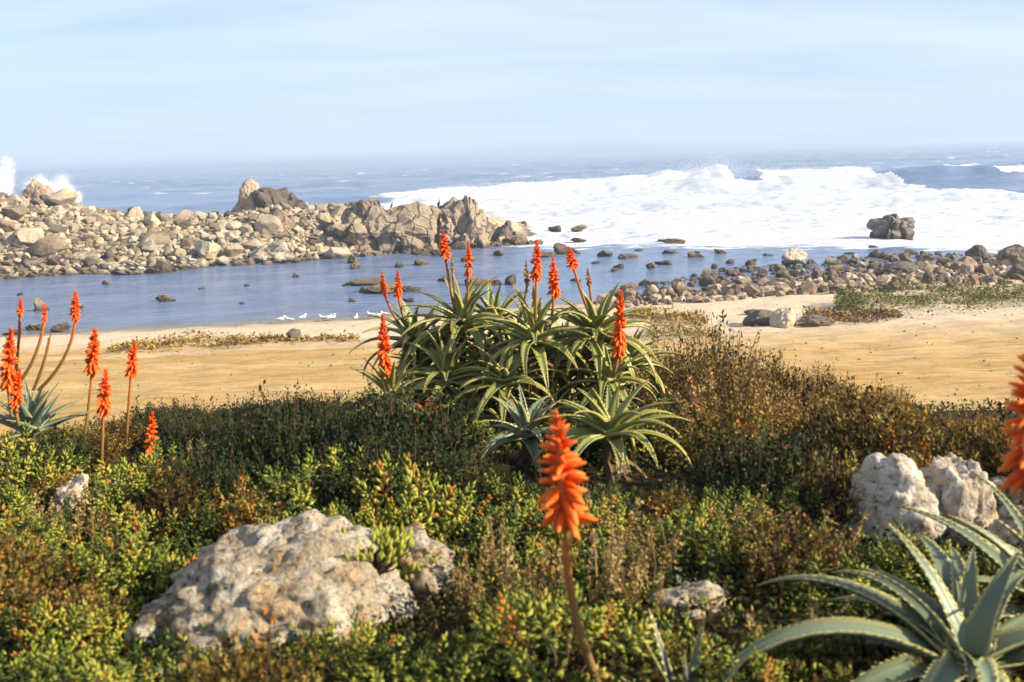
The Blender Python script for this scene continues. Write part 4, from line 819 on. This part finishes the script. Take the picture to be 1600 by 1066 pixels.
def blocked(x, y, h, r, zb):
    pt = proj((x, y, zb + h)); pl = proj((x - r, y, zb + h * 0.5)); pr = proj((x + r, y, zb + h * 0.5))
    if pt[1] < np.interp(pt[0], SKYX, SKYY) + 8: return True
    for p, rr in LOW:
        if (p.x - x) ** 2 + (p.y - y) ** 2 < rr * rr and h > 0.11: return True
    for cx, cy, rx, ry, dd in KEEP:
        if y < dd and pr[0] > cx - rx and pl[0] < cx + rx and pt[1] < cy + ry * 0.85: return True
    for p, rr in ROCKW:
        if (p.x - x) ** 2 + (p.y - y) ** 2 < (rr + r * 0.25) ** 2: return True
    return False
# a few shrubs one can pick out
for k_, px, py, s, sz, lab in (('G', 540, 800, 1.55, 1.0, 'rounded bright green succulent bush just behind the large humped boulder'), ('G', 1290, 735, 1.0, 1.0, 'bright leafy green plant alone among the russet shrubs by the pale rocks'), ('G', 30, 775, 1.35, 1.25, 'yellow-green succulent bush spilling over the stones below the left aloe'), ('G', 1075, 705, 0.95, 1.0, 'small bright green plant beside the wide-open aloe rosette')):
    g_ = ground(px, py); put_shrub(k_, g_.x, g_.y, s, sz, lab, 'succulent_bush')
count = {k: 0 for k in PROTO}; placed = []
def try_put(x, y, kind=None, smul=1.0):
    zb = tz(x, y); px, py, _ = proj((x, y, zb + 0.08)); k_ = kind or pick(px, py)
    fo, tw, h, r = PROTO[k_][0]
    for s in ((1.25, 1.05, 0.85, 0.65, 0.45, 0.32) if y > 4 else (0.95, 0.8, 0.65, 0.5, 0.38)):
        s *= smul * rng.uniform(0.88, 1.12) * (1.45 if y < 4.3 and rng.random() < 0.12 else 1.0)
        if not blocked(x, y, h * s, r * s, zb): put_shrub(k_, x, y, s, rng.uniform(0.7, 1.25)); count[k_] += 1; return True
    return False
for y0, y1, sp_ in ((2.2, 3.2, 0.215), (3.2, 4.4, 0.26), (4.4, 6.0, 0.34), (6.0, 10.6, 0.46)):
    for y in np.arange(y0, y1, sp_):
        hw = 0.60 * y + 0.35
        for x in np.arange(-hw, hw, sp_): try_put(x + rng.uniform(-0.4, 0.4) * sp_, y + rng.uniform(-0.4, 0.4) * sp_)
# tall russet shrubs by the right-hand sand, and the dark hedge edge on the left
for px in range(1005, 1620, 26):
    for dy, Y_ in ((0, 9.4), (32, 8.5), (66, 7.6)):
        top = np.interp(px, SKYX, SKYY) + dy + rng.uniform(16, 46); Yp = Y_ - 1.9 * (px - 1005) / 600; p = at(px + rng.uniform(-14, 14), top, Yp); zb = tz(p.x, p.y); h = p.z - zb
        if 0.12 < h < 1.2:
            k_ = ('D' if px < 1180 else 'H') if dy == 66 and rng.random() < 0.75 else 'T'; base = PROTO[k_][0][2]; s = h / base
            if s < 0.35: continue
            put_shrub(k_, p.x, p.y, min(s, 1.3), s / min(s, 1.3)); count[k_] += 1
for px in range(230, 600, 24):
    for dy, Y_ in ((0, 8.4), (14, 7.7)):
        top = np.interp(px, SKYX, SKYY) + dy + rng.uniform(0, 8); p = at(px + rng.uniform(-10, 10), top, Y_); zb = tz(p.x, p.y); h = p.z - zb
        if h > 0.08: s = h / PROTO['D'][0][2]; put_shrub('D', p.x, p.y, min(max(s, 0.6), 1.3), s / min(max(s, 0.6), 1.3)); count['D'] += 1
# dry stalks standing in the scrub
for px, py in ((1185, 885), (1205, 900), (1240, 890), (1262, 880), (1225, 915), (1285, 880), (780, 900), (795, 930), (985, 900), (1000, 930), (960, 930), (300, 735), (380, 760), (1030, 900), (725, 780), (700, 760), (850, 960), (560, 700), (410, 690), (160, 770), (90, 820), (130, 850), (930, 830), (740, 950)):
    g_ = ground(px, py + 25); put_shrub('S', g_.x, g_.y, rng.uniform(0.75, 1.15))
print('SHRUBS', count)
# succulents growing on the big boulder
bpy.context.view_layer.update()
def near_hit(px, py, d0=1.2):
    d = ray(px, py); ok, p, nn, i, o, _ = SC.ray_cast(bpy.context.evaluated_depsgraph_get(), Vector((0, 0, EYE)) + d * d0, d); return p
for j_, (px, py, rx, nl, lab) in enumerate(((578, 868, 0.13, 150, 'green finger-leaved succulent growing on the shoulder of the large humped boulder'), (634, 900, 0.08, 70, 'small finger-leaved succulent in the gap between the humped boulder and pinkish rock'))):
    b = near_hit(px, py); t = thing('succulent_plant', lab, 'plant', (b.x, b.y + 0.03, b.z - 0.03), 0.3)
    k = nl; az = rng.uniform(0, 6.28, k); q = np.sqrt(rng.random(k)); P = np.stack([np.cos(az) * q * rx, np.sin(az) * q * rx * 0.7, 0.01 + 0.03 * rng.random(k)], 1); D = np.stack([np.cos(az) * 0.5, np.sin(az) * 0.5, np.full(k, 1.0)], 1) + rng.normal(size=(k, 3)) * 0.3
    lv, lf, la = leaves(LEAF8, P, D, rng.normal(size=(k, 3)), rng.uniform(0.035, 0.075, k), 0.016, rng.uniform(0.45, 0.75, k)); obj('foliage', mesh_np('foliage', lv, lf, M_SUCC, True, la), t)
    SV, SF = sticks(P * (0.3, 0.3, 0) - (0, 0, 0.04), P, 0.004); obj('stems', mesh_np('stems', SV, SF, M_TWIG), t)

# low ground cover between the shrubs
n = 45000; y = 2.0 + 8.6 * rng.random(n) ** 1.35; x = rng.uniform(-1, 1, n) * (0.62 * y + 0.4); z = terrain(x, y)
patch = fbm(np.stack([x * 1.7, y * 1.7, 0 * x], 1), 3); P = np.stack([x, y, z + 0.07 * rng.random(n) ** 1.5], 1); D = rng.normal(size=(n, 3)) + (0, 0, 0.6); LL = 0.026 * rng.uniform(0.5, 1.4, n)
sel = patch > -0.05
for nm, lab, s_, m_ in (('ground_cover', 'creeping green leaves covering the soil between shrubs', sel, M_SUCC), ('leaf_litter', 'dry brown litter and creeping heath on the soil between shrubs', ~sel, M_HEATH)):
    v, f, a = leaves(LEAF2, P[s_], D[s_], rng.normal(size=(s_.sum(), 3)) + (0, 0, 1), LL[s_], LL[s_] * 0.5, np.clip(0.18 + 0.2 * rng.normal(size=s_.sum()), 0, 0.9)); o = obj(nm, mesh_np(nm, v, f, m_, True, a)); tag(o, lab, 'ground cover', kind='stuff')

n = 15000; y = 1.9 + 1.6 * rng.random(n); x = rng.uniform(-1, 1, n) * (0.62 * y + 0.3); z = terrain(x, y); c_ = fbm(np.stack([x * 3.2, y * 3.2, 0 * x + 4], 1), 3); ok_ = c_ > -0.12
x, y, z, c_ = x[ok_], y[ok_], z[ok_], c_[ok_]; m_ = len(x); LL = 0.030 * rng.uniform(0.5, 1.3, m_)
v, f, a = leaves(LEAF8, np.stack([x, y, z + np.clip(c_ + 0.2, 0, 1) * 0.10 * rng.random(m_)], 1), rng.normal(size=(m_, 3)) + (0, 0, 0.9), rng.normal(size=(m_, 3)) + (0, 0, 1), LL, LL * 0.42, np.clip(0.42 + 0.22 * rng.normal(size=m_), 0, 0.93)); o = obj('ground_cover', mesh_np('ground_cover', v, f, M_SUCC, True, a)); tag(o, 'mat of creeping succulent leaves around the large humped boulder', 'ground cover', kind='stuff')

# ------------------------------------------------------------------ seaweed and dune plants on the sand
def mat_patch(name, label, cat, poly, n, hgt, L, mat, tmean, curved=True):
    P = []
    for _ in range(n):
        (x0, y0, r0), (x1, y1, r1) = poly[rng.integers(len(poly) - 1):][:2] if len(poly) > 2 else poly
        t = rng.random(); px, py = x0 + (x1 - x0) * t, y0 + (y1 - y0) * t + rng.normal() * (r0 + (r1 - r0) * t) * 0.5; P.append((px, py))
    G = [ground(*p) for p in P]; C = np.array([g_[:] for g_ in G]); k = hgt * np.clip(0.55 + fbm(C * 0.9, 3), 0.05, 1.4); C[:, 2] += k * rng.random(n) ** 0.7
    D = rng.normal(size=(n, 3)) * (1, 1, 0.45) + (0, 0, 0.25); LL = L * rng.uniform(0.5, 1.5, n); v, f, a = leaves(LEAF2, C, D, rng.normal(size=(n, 3)) * 0.5 + (0, 0, 1), LL, LL * 0.4, np.clip(tmean + 0.3 * fbm(C * 0.5, 2) + 0.18 * rng.normal(size=n), 0, 1))
    o = obj(name, mesh_np(name, v, f, mat, True, a)); tag(o, label, cat); return o
mat_patch('seaweed_wrack', 'line of golden-brown seaweed left along the sand before the lagoon', 'seaweed', [(175, 548, 6), (230, 541, 9), (300, 533, 11), (370, 535, 8), (440, 531, 5), (560, 531, 3)], 2600, 0.16, 0.16, M_WRACK, 0.5)
mat_patch('seaweed_wrack', 'patch of brown seaweed on pale sand behind the aloe clump', 'seaweed', [(985, 494, 6), (1040, 496, 12), (1105, 505, 8)], 1800, 0.2, 0.16, M_WRACK, 0.5)
mat_patch('seaweed_wrack', 'brown weed trailing along the sand beside the white rock', 'seaweed', [(1255, 500, 9), (1330, 498, 9), (1405, 494, 5)], 1600, 0.3, 0.16, M_WRACK, 0.4)
mat_patch('dune_plant', 'mound of green and rusty creeping plants on the sand by the shore stones', 'plant', [(1305, 484, 5), (1345, 474, 20), (1420, 468, 24), (1500, 466, 22), (1560, 466, 16), (1640, 468, 12)], 9500, 0.62, 0.13, M_DUNE, 0.5)
mat_patch('dune_plant', 'low dry yellowish tufts on the sand at the edge of the scrub', 'plant', [(1010, 522, 8), (1060, 520, 12), (1120, 528, 8)], 1400, 0.25, 0.12, M_DUNE, 0.75)

sp_ = []
for _ in range(1500):
    y = rng.uniform(17, 52); x = rng.uniform(-0.6, 0.6) * y
    if 0.1 < float(beach_z(x, y)) and y < waterline(x): sp_.append((x, y, 0.012 + 0.035 * rng.random() ** 3))
stuff_rocks('beach_pebbles', sp_, lambda x, y: float(terrain(x, y)) - 0.02, 1, 1500, M_SHORE, 'pebbles and shell bits strewn over the sand', 0.7, 0.5)

# ------------------------------------------------------------------ birds
def bird(kind, loc, rz, s, label, group):
    if kind == 'gull':
        path = [(-0.24, 0, 0.135), (-0.14, 0, 0.145), (-0.03, 0, 0.15), (0.06, 0, 0.165), (0.105, 0, 0.205), (0.12, 0, 0.24), (0.135, 0, 0.262), (0.16, 0, 0.264), (0.18, 0, 0.26)]; rad = [0.012, 0.045, 0.07, 0.062, 0.036, 0.03, 0.034, 0.024, 0.008]; m = M_WHITE; wm = M_GREY; legs = 0.09
    else:
        path = [(-0.16, 0, 0.05), (-0.08, 0, 0.12), (-0.02, 0, 0.22), (0.02, 0, 0.33), (0.035, 0, 0.41), (0.04, 0, 0.48), (0.06, 0, 0.525), (0.09, 0, 0.53), (0.12, 0, 0.53)]; rad = [0.02, 0.06, 0.085, 0.075, 0.04, 0.028, 0.034, 0.02, 0.008]; m = M_BLACK; wm = M_BLACK; legs = 0.08
    t = thing('gull' if kind == 'gull' else 'cormorant', label, 'bird', loc, rz, group); t.scale = (s,) * 3
    V, F = loft(path, rad, 10, up=(0, 1, 0)); obj('body', mesh_np('body', V, F, m), t)
    bx = path[-1]; V, F = loft([(bx[0] - 0.005, 0, bx[2]), (bx[0] + 0.035, 0, bx[2] - 0.004), (bx[0] + 0.055, 0, bx[2] - 0.014)], [0.008, 0.006, 0.001], 6); obj('beak', mesh_np('beak', V, F, M_BEAK), t)
    for sgn in (-1, 1):
        if kind == 'gull': wp = [(0.05, sgn * 0.058, 0.175), (-0.04, sgn * 0.066, 0.168), (-0.15, sgn * 0.045, 0.158), (-0.29, sgn * 0.012, 0.15)]
        else: wp = [(0.03, sgn * 0.07, 0.34), (-0.03, sgn * 0.085, 0.25), (-0.09, sgn * 0.06, 0.15), (-0.14, sgn * 0.02, 0.08)]
        V, F = loft(wp, [0.015, 0.045, 0.036, 0.005], 8, up=(0, 1, 0)); V[:, 1] = sgn * (abs(wp[0][1]) * 0 + np.abs(V[:, 1]) * 0.9 + 0.006); obj('wing', mesh_np('wing', V, F, wm), t)
        V, F = loft([(-0.005, sgn * 0.025, -0.01), (-0.01, sgn * 0.025, legs / 2), (0, sgn * 0.025, legs + 0.02)], 0.006, 5); obj('leg', mesh_np('leg', V, F, M_BEAK if kind == 'gull' else M_BLACK), t)
for px, py, a in ((440, 494, 0.3), (452, 494, 2.9), (475, 493, 1.0), (505, 492, 3.0), (513, 491, 0.2), (522, 491, 1.3), (557, 490, 1.5), (580, 489, 3.2), (592, 489, 0.1), (601, 488, 2.8)):
    for q_ in range(470, 520):
        g_ = ground(px, q_)
        if g_.y > 30 and g_.z > 0.06: break
    bird('gull', (g_.x, g_.y, g_.z), a, 1.15, 'white gull standing at the lagoon edge on the pale sand', 'gulls along the water line')
dg = bpy.context.evaluated_depsgraph_get(); bpy.context.view_layer.update()
def hit(px, py):
    dg_ = bpy.context.evaluated_depsgraph_get(); d = ray(px, py); ok, p, nn, i, o, _ = SC.ray_cast(dg_, Vector((0, 0, EYE)) + d * 30, d); return p if ok else None
for px, py in ((91, 402), (171, 422), (221, 424), (300, 410), (335, 402)):
    p = hit(px, py)
    if p: bird('gull', p, rng.uniform(0, 6), 1.3, 'white gull perched low on the boulder heap above the lagoon', 'gulls on the boulders')
for px, a, in ((592, 2.9), (612, 0.2)):
    for py in range(290, 345):
        p = hit(px, py)
        if p and p.y < 110: bird('cormorant', (p.x, p.y + 0.1, p.z - 0.05), a, 1.0, 'dark upright seabird perched on the slab-fissured outcrop', 'seabirds on the outcrop'); break
for py in range(285, 330):
    p = hit(686, py)
    if p and p.y < 110: bird('cormorant', (p.x, p.y + 0.1, p.z - 0.05), 1.0, 1.3, 'dark upright seabird on the outcrop at the tip of the spit', None); break

# ------------------------------------------------------------------ sea haze
m, t_ = mat_new('haze'); pv = t_.nodes.new('ShaderNodeVolumePrincipled'); pv.inputs['Color'].default_value = (0.58, 0.72, 0.96, 1); pv.inputs['Density'].default_value = 0.00070; pv.inputs['Anisotropy'].default_value = 0.2
o_ = t_.nodes.new('ShaderNodeOutputMaterial'); t_.links.new(pv.outputs[0], o_.inputs['Volume'])
hx, y0_, y1_, z0_, z1_ = 6900.0, -30.0, 9400.0, -3.6, 13.0
V = [(-hx, y0_, z0_), (hx, y0_, z0_), (hx, y1_, z0_), (-hx, y1_, z0_), (-hx, y0_, z1_), (hx, y0_, z1_), (hx, y1_, z1_), (-hx, y1_, z1_)]
hz_ = obj('haze', mesh_np('haze', V, [(0, 3, 2, 1), (4, 5, 6, 7), (0, 1, 5, 4), (1, 2, 6, 5), (2, 3, 7, 6), (3, 0, 4, 7)], m, False)); hz_['kind'] = 'stuff'; hz_['label'] = 'faint marine haze over the sea'
